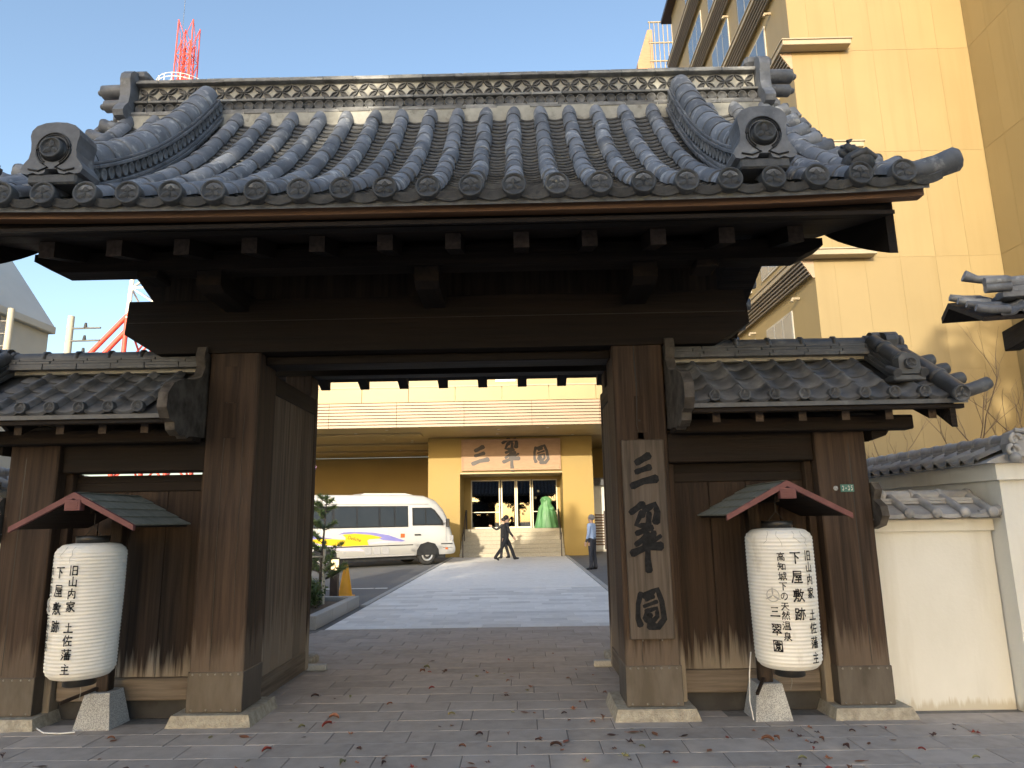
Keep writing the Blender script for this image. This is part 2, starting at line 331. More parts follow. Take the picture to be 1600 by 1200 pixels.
pave(fore, SLAB, 6.07, 11.0, lambda y: (-3.15, 1.9) if y > 7.4 else (-2.85, 1.65), .0, 'paving_slab')
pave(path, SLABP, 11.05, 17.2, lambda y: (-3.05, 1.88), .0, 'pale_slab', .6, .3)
mb = MB()                                                   # farther slabs, too small to pick apart
y = 17.25; i = 0
while y < 31.2:
    x = -3.05 - ((i*.37) % 1)*.6
    while x < 1.88:
        a, b_ = max(x, -3.05), min(x+.6, 1.88)
        if b_-a > .1: mb.box(a+.003, b_-.003, y+.003, y+.297, -.018, rs.uniform(-.001, .001))
        x += .6
    y += .3; i += 1
stuff(part('far_slabs', mb, SLABP, path))
for s, x in ((-1, -3.12), (1, 1.95)):
    y = 14.0 if s < 0 else 11.1
    while y < 31:
        part('edge_kerb', B(x-.06, x+.06, y, y+.595, -.02, .018, .006), KERB, path); y += .6
# drive surface inside the grounds is the ground sheet itself

# ------------------------------------------------------------------ tile shapes shared by the roofs
def rel_leaf(mb, ang, r, y, mi=0):
    """one oak leaf of the crest, pointing out at ang, in the XZ plane facing -Y"""
    out = [(.06, .03), (.20, .22), (.36, .32), (.48, .26), (.60, .31), (.76, .20), (.90, .10), (1.0, 0)]
    poly = [(.10, -.02)] + [] ; poly = [(a, b_) for a, b_ in out] + [(a, -b_) for a, b_ in out[-2::-1]]
    ca, sa = math.cos(ang), math.sin(ang); n = len(poly)
    f = [(r*(a*ca-b_*sa), y, r*(a*sa+b_*ca)) for a, b_ in poly]
    mid = [(r*(.15*ca), y-.07*r, r*.15*sa), (r*.55*ca, y-.14*r, r*.55*sa), (r*.95*ca, y-.05*r, r*.95*sa)]
    vs = f+mid; k = n; h = len(out)
    fs = []
    for i in range(n):
        j = (i+1) % n; q = lambda t: k if t < .4 else (k+1 if t < .8 else k+2)
        a, b_ = q(poly[i][0]), q(poly[j][0])
        fs.append((i, j, a) if a == b_ else (i, j, b_, a))
    mb.add(vs, fs, False, mi=mi)
def crest_disc(r, depth, n=20, crest=True, rim=.16):
    mb = MB(); prof = [(r*.985, depth), (r, 0.004), (r*.97, -.004), (r*(1-rim), -.004), (r*(1-rim)-.004, .008), (.001, .010)]
    M = Matrix.Rotation(R(-90), 4, 'X')                       # lathe axis z -> +y (front at -y)
    mb.lathe(prof, n, M)
    if crest:
        for k in range(3): rel_leaf(mb, R(90+120*k), r*(1-rim)*.97, .006)
        for k in range(3):
            a = R(150+120*k); mb.tube([(0, .004, 0), (r*.5*math.cos(a), .004, r*.5*math.sin(a))], r*.03, 4)
    return mb
def half_roller(r, L, n=10, r2=None):
    r2 = r2 or r; vs = []; fs = []
    rows = [(-.004, r*.96), (.006, r), (L, r2)]
    for y, q in rows:
        for j in range(n+1):
            a = math.pi*j/n; vs.append((q*math.cos(a), y, q*math.sin(a)*1.05-.0))
    for i in range(len(rows)-1):
        for j in range(n): fs.append((i*(n+1)+j, i*(n+1)+j+1, (i+1)*(n+1)+j+1, (i+1)*(n+1)+j))
    mb = MB().add(vs, fs, True); mb.add([vs[j] for j in range(n+1)], [tuple(range(n+1))[::-1]])
    return mb
def pan(wd, L, sag, th, n=6, drop=0.0):
    vs = []; fs = []
    for y in (0, L):
        for t in (0, 1):
            for j in range(n+1):
                u = j/n*2-1; vs.append((u*wd/2, y, sag*(u*u) - (th+(drop if y == 0 else 0) if t else 0)))
    k = n+1
    for j in range(n):
        fs += [(j, j+1, 2*k+j+1, 2*k+j), (k+j, j+k+0, j, j) if False else (k+j, k+j+1, j+1, j)]
    mb = MB().add(vs, [f for f in fs], False)
    for i in range(len(mb.sm)): mb.sm[i] = (i % 2 == 0)
    return mb
# profiles of the main roof (y, z): front and rear slopes
def bez(p0, p1, p2, s): return tuple((1-s)**2*a+2*s*(1-s)*b_+s*s*c for a, b_, c in zip(p0, p1, p2))
FRONT = ((4.42, 3.80), (5.75, 4.52), (6.78, 5.90)); REAR = ((9.52, 3.62), (8.10, 4.42), (7.02, 5.90))
class Slope:
    def __init__(s, ctrl, n=200):
        s.p = [bez(*ctrl, i/n) for i in range(n+1)]; s.d = [0]
        for a, b_ in zip(s.p, s.p[1:]): s.d.append(s.d[-1]+math.hypot(b_[0]-a[0], b_[1]-a[1]))
        s.len = s.d[-1]
    def at(s, d):
        d = max(0, min(s.len-1e-6, d)); i = max(k for k in range(0, len(s.d)) if s.d[k] <= d) if False else min(len(s.p)-2, int(d/s.len*(len(s.p)-1)))
        while s.d[i+1] < d: i += 1
        while s.d[i] > d: i -= 1
        t = (d-s.d[i])/(s.d[i+1]-s.d[i]); a, b_ = s.p[i], s.p[i+1]
        y, z = a[0]+(b_[0]-a[0])*t, a[1]+(b_[1]-a[1])*t; th = math.atan2(b_[1]-a[1], b_[0]-a[0])
        return y, z, th
SF, SR = Slope(FRONT), Slope(REAR)
def lift(off): return .045*(abs(off)/3.5)**4
def sf(off, d, nrm=0.0, S=SF):
    y, z, th = S.at(d); return Vector((CX+off, y-math.sin(th)*nrm, z+math.cos(th)*nrm+lift(off)*max(0, 1-d/1.6))), th

# ------------------------------------------------------------------ the main gate: frame
gate = thing('wooden_gate', 'large dark wooden gate with grey tiled gable roof over the paved passage', 'gate', (CX, 6.3, 0))
def px(a, b_=None): return CX+a
for s in (-1, 1):
    xa, xb = sorted((CX+s*1.58, CX+s*2.03))
    p = part('post', B(xa, xb, PF, PF+.42, .09, 3.14, .012), WPW, gate)
    p2 = MB().box(xa-.006, xb+.006, PF-.006, PF+.426, .092, .405, .004)
    part('metal_shoe', p2, SHOE, p)
    rv = MB()
    for i in range(7): rv.ball((xa+.035+(xb-xa-.07)*i/6, PF-.007, .385), (.010, .005, .010), 8, 4)
    for i in range(4): rv.ball((xa+.04+(xb-xa-.08)*i/3, PF-.007, .112), (.010, .005, .010), 8, 4)
    stuff(part('rivets', rv, RIVET, p))
    a, b_, c, d = xa-.125, xb+.125, PF-.07, PF+.53
    st = MB().add([(a, c-.035, -.01), (b_, c-.035, -.01), (b_, d, -.01), (a, d, -.01), (a+.035, c, .088), (b_-.035, c, .088), (b_-.035, d, .088), (a+.035, d, .088)],
                  [(0, 1, 5, 4), (1, 2, 6, 5), (2, 3, 7, 6), (3, 0, 4, 7), (4, 5, 6, 7)])
    part('base_stone', st, STONE, gate)
    # jamb strips between the post and the door
    # rear post and its stone
    ra, rb = sorted((CX+s*1.78, CX+s*2.10))
    part('rear_post', B(ra, rb, 8.22, 8.52, .09, 3.36, .01), WPW, gate)
    part('base_stone', B(ra-.1, rb+.1, 8.1, 8.62, -.01, .085, .02), STONE, gate)
    # door leaf, swung fully open
    x0 = CX+s*(1.765 if s > 0 else 1.70); t = .075; lo, hi = 6.50, 8.00
    xa, xb = sorted((x0, x0-s*t))
    door = part('door_leaf', B(xa+.012, xb-.012, lo+.02, hi-.02, .06, 2.98), WDOOR, gate)
    for yy, wd in ((lo, .10), (hi-.11, .11)): part('stile', B(xa, xb, yy, yy+wd, .03, 3.02, .008), WVW, door)
    part('rail', B(xa+.002, xb-.002, lo+.10, hi-.11, .035, .24, .008), WRAIL, door)
    part('rail', B(xa+.002, xb-.002, lo+.10, hi-.11, 2.83, 3.015, .008), WD, door)
    yy = lo+.105
    while yy < hi-.13:
        wd = min(rs.uniform(.19, .25), hi-.112-yy); part('plank', B(xa+.006, xb-.006, yy+.003, yy+wd-.003, .245, 2.825, .004), WDOOR, door); yy += wd
    part('door_stop_stone', B(min(x0, x0-s*.26), max(x0, x0-s*.26), 8.02, 8.10, 0.002, .07, .01), KERB, gate)
# long check in the right-hand post and let-in patches in both
q = [at(a, b_, PF-.003) for a, b_ in ((989, 528), (990, 560), (994, 600), (995, 640), (995, 664), (998, 676))]
part('crack', MB().tube(q, [.004, .006, .007, .005, .004, .002], 5), BLACK, gate)
for (a, b_, c, d) in ((990, 619, 1006, 686), (996, 676, 1013, 690), (351, 573, 372, 628), (352, 630, 368, 684)):
    p, q = at(a, b_, PF), at(c, d, PF); part('let_in_patch', B(p.x, q.x, PF-.004, PF+.02, q.z, p.z, .002), WVW, gate)
part('nail_hole', MB().ball(at(999, 657, PF-.004), (.009, .004, .010), 8, 5), BLACK, gate)
for x0_, z0_, z1_ in ((CX-1.86, .42, 3.0), (CX-1.69, .9, 2.6), (CX+1.72, .42, .6)):
    part('crack', MB().tube([(x0_+rs.uniform(-.006, .006), PF-.001, z0_+(z1_-z0_)*i/9) for i in range(10)], [.001]+[.0028]*8+[.001], 4), BLACK, gate)
# lintel (kabuki): long beam with cut-away ends
def lint(u, v, w_): return Vector((CX+u, w_, v))
poly = [(-2.82, 3.30), (-2.52, 3.115), (2.52, 3.115), (2.82, 3.30), (2.80, 3.61), (-2.80, 3.61)]
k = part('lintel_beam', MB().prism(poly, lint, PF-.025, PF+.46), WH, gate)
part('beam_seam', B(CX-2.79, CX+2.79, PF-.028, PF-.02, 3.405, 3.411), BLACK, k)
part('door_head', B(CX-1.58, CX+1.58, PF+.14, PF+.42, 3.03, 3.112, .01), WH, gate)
part('rear_lintel', B(CX-2.6, CX+2.6, 8.24, 8.46, 3.36, 3.60, .01), WH, gate)
# arms carrying the eaves
for o in (-1.8, 0, 1.8):
    poly = [(5.40, 3.54), (5.50, 3.50), (8.75, 3.45), (8.85, 3.66), (5.40, 3.665)]
    part('bracket_arm', MB().prism(poly, lambda u, v, w_: Vector((CX+o+w_, u, v)), -.10, .10), WD, gate)
for (y0, y1, z0, z1, e) in ((5.38, 5.58, 3.668, 3.83, 3.26), (8.30, 8.50, 3.605, 3.78, 3.26), (6.80, 7.0, 4.18, 4.40, 3.4)):
    poly = [(-e, z0+.10), (-e+.2, z0), (e-.2, z0), (e, z0+.10), (e, z1), (-e, z1)]
    part('purlin', MB().prism(poly, lint, y0, y1), WH, gate)
for o in (-1.8, 0, 1.8): part('king_strut', B(CX+o-.11, CX+o+.11, 6.82, 6.98, 3.66, 4.18, .01), WV, gate)
for s in (-1, 1):
    for o in (1.0, 2.3): part('under_arm_block', B(CX+s*o-.09, CX+s*o+.09, 5.36, 5.60, 3.60, 3.667, .01), WD, gate) if o > 2 else None
# boards over the lintel closing the gable space
part('transom_panel', B(CX-2.6, CX+2.6, PF+.12, PF+.16, 3.612, 4.10), WV, gate)
# soffit, rafters
def soff(y): return 3.775 + (y-5)*.28 if y < 6.9 else 3.775+1.9*.28 - (y-6.9)*.40
sof = MB()
for (ya, yb) in ((4.52, 6.9), (6.9, 9.06)):
    vs = []
    for x in (CX-3.38, CX+3.38):
        for y_ in (ya, yb):
            vs += [(x, y_, soff(y_)), (x, y_, soff(y_)+.03)]
    sof.add(vs, [(0, 4, 6, 2), (1, 3, 7, 5), (0, 1, 5, 4), (2, 6, 7, 3), (0, 2, 3, 1), (4, 5, 7, 6)])
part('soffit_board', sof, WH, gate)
for i in range(14):
    o = (i-6.5)*.523
    if abs(o) > 3.3: continue
    for ya, yb in ((4.98, 6.88), (9.02, 6.92)):
        h = .128; za, zb = soff(ya)-.002, soff(yb)-.002; x0, x1 = CX+o-.06, CX+o+.06
        vs = [(x0, ya, za-h), (x1, ya, za-h), (x1, ya, za), (x0, ya, za), (x0, yb, zb-h), (x1, yb, zb-h), (x1, yb, zb), (x0, yb, zb)]
        mb = MB().add(vs, [(1, 2, 6, 5), (2, 3, 7, 6), (3, 0, 4, 7), (0, 1, 5, 4)]); mb.add(vs, [(0, 3, 2, 1), (4, 5, 6, 7)], mi=1)
        part('rafter', mb, [WD, WEND], gate)
# eave boards
def eave_board(y0, y1, z0, z1, e, m, nm, rear=False, lf=1.0):
    mb = MB(); n = 24; vs = []
    for i in range(n+1):
        o = -e+2*e*i/n; q = lift(o)*lf
        vs += [(CX+o, y0, z0+q), (CX+o, y1, z0+q), (CX+o, y1, z1+q), (CX+o, y0, z1+q)]
    fs = [(4*i+a, 4*i+4+a, 4*i+4+(a+1) % 4, 4*i+(a+1) % 4) for i in range(n) for a in range(4)] + [(0, 1, 2, 3), (4*n+3, 4*n+2, 4*n+1, 4*n)]
    return part(nm, mb.add(vs, fs), m, gate)
eave_board(4.475, 4.56, 3.705, 3.772, 3.57, WFAS, 'brown_fascia')
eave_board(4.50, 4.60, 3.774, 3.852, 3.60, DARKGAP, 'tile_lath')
eave_board(4.60, 4.68, 3.655, 3.83, 3.36, WH, 'lower_fascia')
eave_board(9.36, 9.44, 3.53, 3.60, 3.57, WFAS, 'brown_fascia')
# barge boards following the slopes
for s in (-1, 1):
    for S, d0, d1 in ((SF, .30, None), (SR, .22, None)):
        n = 16; top = []; bot = []
        for i in range(n+1):
            d = d0+(S.len-d0)*i/n; y_, z_, th = S.at(d); sg = 1 if S is SF else -1
            wd = .43+.05*min(1, (d-d0)/1.0)
            top.append((y_, z_-.10+lift(3.4)*max(0, 1-d/1.6))); bot.append((y_+(.0), z_-.10-wd/max(.6, abs(math.cos(th)))*.93+lift(3.4)*max(0, 1-d/1.6)))
        poly = top+bot[::-1]
        part('barge_board', MB().prism(poly, lambda u, v, w_: Vector((CX+s*w_, u, v)), 3.40, 3.46), SCRW if False else WD, gate)
# roof body under the tiles
prof = [SF.at(SF.len*i/14)[:2] for i in range(15)] + [SR.at(SR.len*(1-i/14))[:2] for i in range(15)]
low = [(y_, z_-.07) for y_, z_ in prof]
mb = MB(); n = len(prof); NX = 28; vs = []
for i in range(NX+1):
    o = -3.58+7.16*i/NX
    for j, (y_, z_) in enumerate(prof):
        dd = (SF.len*j/14 if j < 15 else SR.len*(1-(j-15)/14)); vs.append((CX+o, y_, z_-.012+lift(o)*max(0, 1-dd/1.6)))
    for j, (y_, z_) in enumerate(low):
        dd = (SF.len*j/14 if j < 15 else SR.len*(1-(j-15)/14)); vs.append((CX+o, y_, z_+lift(o)*max(0, 1-dd/1.6)))
m2 = 2*n; fs = []
for i in range(NX):
    for j in range(n-1):
        fs += [(i*m2+j, (i+1)*m2+j, (i+1)*m2+j+1, i*m2+j+1), (i*m2+n+j, i*m2+n+j+1, (i+1)*m2+n+j+1, (i+1)*m2+n+j)]
    fs += [(i*m2, i*m2+n, (i+1)*m2+n, (i+1)*m2), (i*m2+n-1, (i+1)*m2+n-1, (i+1)*m2+2*n-1, i*m2+2*n-1)]
for i in (0, NX): fs += [(i*m2+j, i*m2+j+1, i*m2+n+j+1, i*m2+n+j) for j in range(n-1)]
roof = part('tile_roof', mb.add(vs, fs), TPAN, gate)

# ------------------------------------------------------------------ main roof tiles
PIT = .295; offs = [(k+.5)*PIT for k in range(-12, 12)]
RR = .078; SEG = SF.len/12
roll_me = [proto(half_roller(RR+.002*j, SEG+.03, 10, RR-.010), TROLL, 'roller_tile') for j in range(2)]
disc_me = proto(crest_disc(.086, .07), TDISC, 'eave_disc'); KUD = 2.5075
for o in offs:
    for j in range(12):
        d = j*SEG
        if abs(abs(o)-KUD) < .01 and j > 0: continue
        p, th = sf(o, d, .035); p2, _ = sf(o, d+SEG, .035); th2 = math.atan2(p2.z-p.z, p2.y-p.y)
        inst('roller_tile', roll_me[j % 2], roof, p, (th2+rs.uniform(-.006, .006), rs.uniform(-.08, .08), rs.uniform(-.022, .022)))
    p, th = sf(o, 0, .042); inst('eave_disc', disc_me, roof, p+Vector((0, -.035, .012)), (R(-4)+rs.uniform(-.03, .03), rs.uniform(-.08, .08), rs.uniform(-.04, .04)))
CE = SF.len/30; pan_me = proto(pan(.235, .17, .034, .013, 6), TPAN, 'pan_tile'); front_me = proto(pan(.235, .20, .034, .028, 8, .030), TDISC, 'eave_pan')
gaps = [(a+b_)/2 for a, b_ in zip(offs, offs[1:])] + [-offs[-1]-.15, offs[-1]+.15]
rest = MB(); pm = pan(.235, .17, .034, .013, 6)
for j in range(30):
    for o in gaps:
        p, th = sf(o, j*CE, .012); rx = th-.17+rs.uniform(-.012, .012); p += Vector((rs.uniform(-.003, .003), 0, 0))
        if j == 0: inst('eave_pan', front_me, roof, p+Vector((0, -.03, -.004)), (rx+.05, 0, 0))
        elif j <= 11: inst('pan_tile', pan_me, roof, p, (rx, rs.uniform(-.02, .02), 0))
        else: rest.add(pm.v, pm.f, True, Matrix.Translation(p) @ Matrix.Rotation(rx, 4, 'X'))
stuff(part('upper_pan_tiles', rest, TPAN, roof))
# rear slope: corrugated rollers and pans, one piece, turned away from the street
mb = MB(); n = 14
for o in offs:
    mb.tube([(CX+o, SR.at(SR.len*i/n)[0], SR.at(SR.len*i/n)[1]+.05) for i in range(n+1)], RR, 8)
stuff(part('rear_roller_tiles', mb, TROLL, roof))
for o in offs: inst('rear_eave_disc', disc_me, roof, (CX+o, SR.at(0)[0]+.03, SR.at(0)[1]+.05), (0, 0, math.pi))
# verge: short rollers pointing out sideways, with end discs
vdm = proto(crest_disc(.078, .03, 16), TDISC, 'verge_disc')
for s in (-1, 1):
    for S, cnt in ((SF, 10), (SR, 10)):
        for j in range(cnt):
            big = (j == 0 and S is SF)
            p, th = sf(s*3.38, .10+j*S.len/cnt*.97, .03, S)
            L = (.20 if S is SF else .34) if not big else .44; up = .05 if not big else .10
            pts = [p+Vector((s*L*t, 0, up*t*t+.01)) for t in (0, .35, .7, 1)]
            v = part('verge_roller', MB().tube(pts, [.070, .074, .078, .082] if not big else [.072, .078, .084, .090], 12), TROLL, roof)
            e = pts[-1]; inst('verge_disc', vdm, roof, e+Vector((s*.004, 0, 0)), (0, 0, s*math.pi/2))
    # pans between the verge rollers
    for j in range(10):
        p, th = sf(s*3.60, .10+(j+.5)*SF.len/10*.97, .0, SF)
        part('verge_pan', MB().box(-.13, .16, -.12, .12, -.02, .012, .006, Matrix.Translation(p) @ Matrix.Rotation(th, 4, 'X') @ Matrix.Rotation(-s*.12, 4, 'Y')), TDARK, roof)
# little curling ornaments at the lower corners of the verge
for s in (-1, 1):
    p, th = sf(s*3.25, .36, .10)
    mb = MB().ball(p+Vector((0, 0, .02)), (.115, .13, .10), 14, 8)
    for a, q in ((0, .9), (.9, .7), (1.8, .8), (-.8, .75)):
        c = [p+Vector((math.sin(a)*.05*q, -.03+math.cos(a)*.0, .08))]
        for t in range(1, 6):
            u = t/5*2.6; c.append(p+Vector((math.sin(a)*.05-s*(.10*q*math.sin(u)), -.05*math.cos(a*2), .09+.07*q*(1-math.cos(u))*.8+.01*a)))
        mb.tube(c, [.035, .034, .03, .024, .017, .006], 7)
    mb.tube([p+Vector((-.09*s, -.08, .02)), p+Vector((0, -.12, .05)), p+Vector((.09*s, -.08, .02))], [.02, .03, .02], 7)
    part('corner_ornament', mb, TDISC, roof)
# plaster band under the main ridge
part('plaster_band', MB().box(CX-3.5, CX+3.5, 6.66, 7.14, 5.72, 5.93), PLAST, roof)

# ------------------------------------------------------------------ main ridge
ridge = part('main_ridge', MB().box(CX-3.36, CX+3.36, 6.77, 7.03, 5.90, 6.37), PLAST, gate)
def noshi_row(z0, z1, yf, yb, e, L, parent, m=TNOSHI, y_out=0.0):
    x = CX-e-rs.uniform(0, L*.7)
    while x < CX+e:
        a, b_ = max(x, CX-e), min(x+L, CX+e)
        if b_-a > .03: part('ridge_flat_tile', B(a+.002, b_-.002, yf+rs.uniform(-.006, .006), yb, z0+.001, z1-.001, .004), m, parent)
        x += L
noshi_row(5.905, 5.940, 6.655, 7.145, 3.38, .34, ridge); noshi_row(5.940, 5.972, 6.675, 7.125, 3.38, .34, ridge)
noshi_row(6.090, 6.120, 6.70, 7.10, 3.37, .32, ridge); noshi_row(6.322, 6.350, 6.70, 7.10, 3.37, .36, ridge, TPALE)
noshi_row(6.350, 6.378, 6.715, 7.085, 3.37, .40, ridge, TPALE)
rd = proto(crest_disc(.052, .03, 16, False, .16), TMOTIF, 'ridge_disc')
n = 62
for i in range(n): inst('ridge_disc', rd, ridge, (CX-3.31+6.62*i/(n-1), 6.715, 6.031), (rs.uniform(-.1, .1), 0, rs.uniform(-.12, .12)))
def petals():
    mb = MB()
    for k in range(4):
        a = R(38 if k % 2 == 0 else 142) + (math.pi if k > 1 else 0); ca, sa = math.cos(a), math.sin(a); Lp = .128
        vs = []; m_ = 6
        for i in range(m_+1):
            t = i/m_; wv = .026*math.sin(math.pi*t)
            for q, dz in ((wv+.004, .0), (wv, -.022), (max(0, wv-.010), -.022), (max(0, wv-.012), -.006), (-max(0, wv-.012), -.006), (-max(0, wv-.010), -.022), (-wv, -.022), (-wv-.004, 0)):
                u = .004+Lp*t; vs.append((u*ca-q*sa, dz, (u*sa+q*ca)))
        mb.add(vs, [(i*8+j, i*8+j+1, i*8+9+j, i*8+8+j) for i in range(m_) for j in range(7)])
    return mb
pt = proto(petals(), TMOTIF, 'ring_motif')
n = 32
for i in range(n): inst('ring_motif', pt, ridge, (CX-3.25+6.5*i/(n-1), 6.770, 6.221))
capL = 6.72/18
for i in range(18):
    x = CX-3.36+capL*i
    c = part('ridge_cap_tile', MB().prism([(-.13, 6.379), (-.13, 6.40), (-.085, 6.435), (0, 6.45), (.085, 6.435), (.13, 6.40), (.13, 6.379)], lambda u, v, w_: Vector((w_, 6.9+u, v)), x+.002, x+capL-.002), TPALE, ridge)
    part('cap_knob', MB().tube([(x+capL-.045, 6.9, 6.40), (x+capL-.03, 6.9, 6.40), (x+capL+.0, 6.9, 6.40), (x+capL+.012, 6.9, 6.40)], [.05, .082, .082, .05], 12), TPALE, ridge)
# ridge-end tiles with two projecting rollers
def oni_outline(s):
    h = [(0, 1.0), (.20, .985), (.36, .93), (.44, .84), (.46, .74), (.43, .60), (.42, .45), (.45, .30), (.53, .20), (.58, .10), (.54, .02), (.44, .0), (.34, .035), (.24, .0), (.14, .02), (.10, .10)]
    return [(x*s, z*s) for x, z in h] + [(-x*s, z*s) for x, z in h[::-1] if x > 0]
for s in (-1, 1):
    x0 = CX+s*3.37
    e = part('ridge_end_tile', MB().prism([(u, v+5.84) for u, v in oni_outline(.66)], lambda u, v, w_: Vector((x0+s*w_, 6.9+u, v)), 0, .11), TDARK, ridge)
    for z_, q, L in ((6.30, .078, .30), (6.13, .066, .26)):
        part('end_roller', MB().tube([(x0+s*.10, 6.80, z_), (x0+s*(.1+L*.6), 6.80, z_-.005), (x0+s*(.1+L), 6.80, z_-.01), (x0+s*(.12+L), 6.80, z_-.01)], [q*.95, q, q, q*.6], 14), TDARK, e)
        part('end_roller', MB().ball((x0+s*(.13+L), 6.80, z_-.012), (.035, .035, .035), 10, 6), TDARK, e)
    part('end_cap', MB().box(min(x0-s*.10, x0+s*.20), max(x0-s*.10, x0+s*.20), 6.74, 7.06, 6.41, 6.53, .035), TDARK, e)
    part('end_skirt', MB().box(min(x0, x0+s*.24), max(x0, x0+s*.24), 6.70, 6.96, 5.86, 6.02, .05), TDARK, e)

# ------------------------------------------------------------------ descending ridges
def frame(off, d, nrm):
    p, th = sf(off, d, nrm); return Matrix.Translation(p) @ Matrix.Rotation(th, 4, 'X'), p, th
kd = proto(crest_disc(.045, .03, 12, False, .18), TDARK, 'side_disc')
ROWS = ((.050, .082, .150), (.082, .110, .136), (.208, .236, .136), (.236, .260, .124))
for s in (-1, 1):
    core = MB(); n = 16; vs = []; o = s*KUD
    D0, D1 = .30, SF.len-.01
    for i in range(n+1):
        d = D0+(D1-D0)*i/n
        for dx, h in ((-.10, .0), (-.10, .262), (.10, .262), (.10, .0)):
            q, _ = sf(o, d, h); vs.append((q.x+dx, q.y, q.z))
    core.add(vs, [(4*i+a, 4*i+a+1, 4*i+5+a, 4*i+4+a) for i in range(n) for a in range(3)] + [(3, 2, 1, 0), (4*n, 4*n+1, 4*n+2, 4*n+3)])
    kr = part('descending_ridge', core, TDARK, gate)
    for (h0, h1, hw) in ROWS:
        L = .26; d = D0-rs.uniform(0, .12)
        while d < D1:
            a, b_ = max(d, D0), min(d+L, D1)
            if b_-a > .05:
                M, p, th = frame(o, a, h0); q, _ = sf(o, b_, h0); L3 = (q-p).length; th2 = math.atan2(q.z-p.z, q.y-p.y)
                M = Matrix.Translation(p) @ Matrix.Rotation(th2, 4, 'X'); w_ = hw+rs.uniform(-.004, .004)
                part('ridge_flat_tile', MB().box(-w_, w_, .001, L3-.001, 0, h1-h0-.002, .004, M), TDARK, kr)
            d += L
    nd_ = 27
    for i in range(nd_):
        d = D0+.05+(D1-D0-.08)*i/(nd_-1); p, th = sf(o, d, .159)
        for q in (-1, 1):
            ob = inst('side_disc', kd, kr, p+Vector((q*.122, 0, 0)), None)
            ob.rotation_euler = (Matrix.Rotation(q*math.pi/2, 3, 'Z') @ Matrix.Rotation(R(0), 3, 'X')).to_euler()
            ob.scale = (.85, 1, 1.12)
    nc = 11; cl = (D1-D0+.02)/nc; cm = proto(half_roller(.118, cl+.025, 12, .102), TROLL, 'ridge_roller') if s < 0 else cm
    for i in range(nc):
        p, th = sf(o, D0+cl*i, .258); q, _ = sf(o, D0+cl*(i+1), .258)
        inst('ridge_roller', cm, kr, p, (math.atan2(q.z-p.z, q.y-p.y), 0, rs.uniform(-.01, .01)))
    # crest end tile
    bx, by, bz = CX+s*2.46, 4.36, 3.975
    zz = SF.at(.22)[1]
    e = part('crest_end_tile', MB().prism([(u*.95, v+bz+.02) for u, v in oni_outline(.395)], lambda u, v, w_: Vector((bx+u, by+w_, v)), 0, .20), TDARK, kr)
    part('end_tile_foot', B(bx-.17, bx+.17, by+.01, by+.24, bz-.045, bz+.03, .012), TDISC, e)
    ring = MB()
    for rr_, tw in ((.118, .007), (.104, .0055)):
        pts = [(bx+rr_*math.cos(R(a)), by-.004, bz+.205+rr_*1.05*math.sin(R(a))) for a in range(-62, 243, 12)]
        ring.tube(pts, tw, 6)
    ring.tube([(bx-.08, by-.003, bz+.11), (bx-.026, by-.003, bz+.070), (bx-.09, by-.003, bz+.045), (bx-.16, by-.003, bz+.06)], .007, 6)
    ring.tube([(bx+.08, by-.003, bz+.11), (bx+.026, by-.003, bz+.070), (bx+.09, by-.003, bz+.045), (bx+.16, by-.003, bz+.06)], .007, 6)
    part('end_tile_groove', ring, BLACK, e)
    part('end_tile_recess', MB().lathe([(.094, .01), (.094, 0), (.001, 0)], 20, Matrix.Translation((bx, by-.003, bz+.205)) @ Matrix.Rotation(R(-90), 4, 'X')), BLACK, e)
    cdm = proto(crest_disc(.078, .06, 20), TDISC, 'crest_disc') if s < 0 else cdm
    inst('crest_disc', cdm, e, (bx, by-.035, bz+.205))

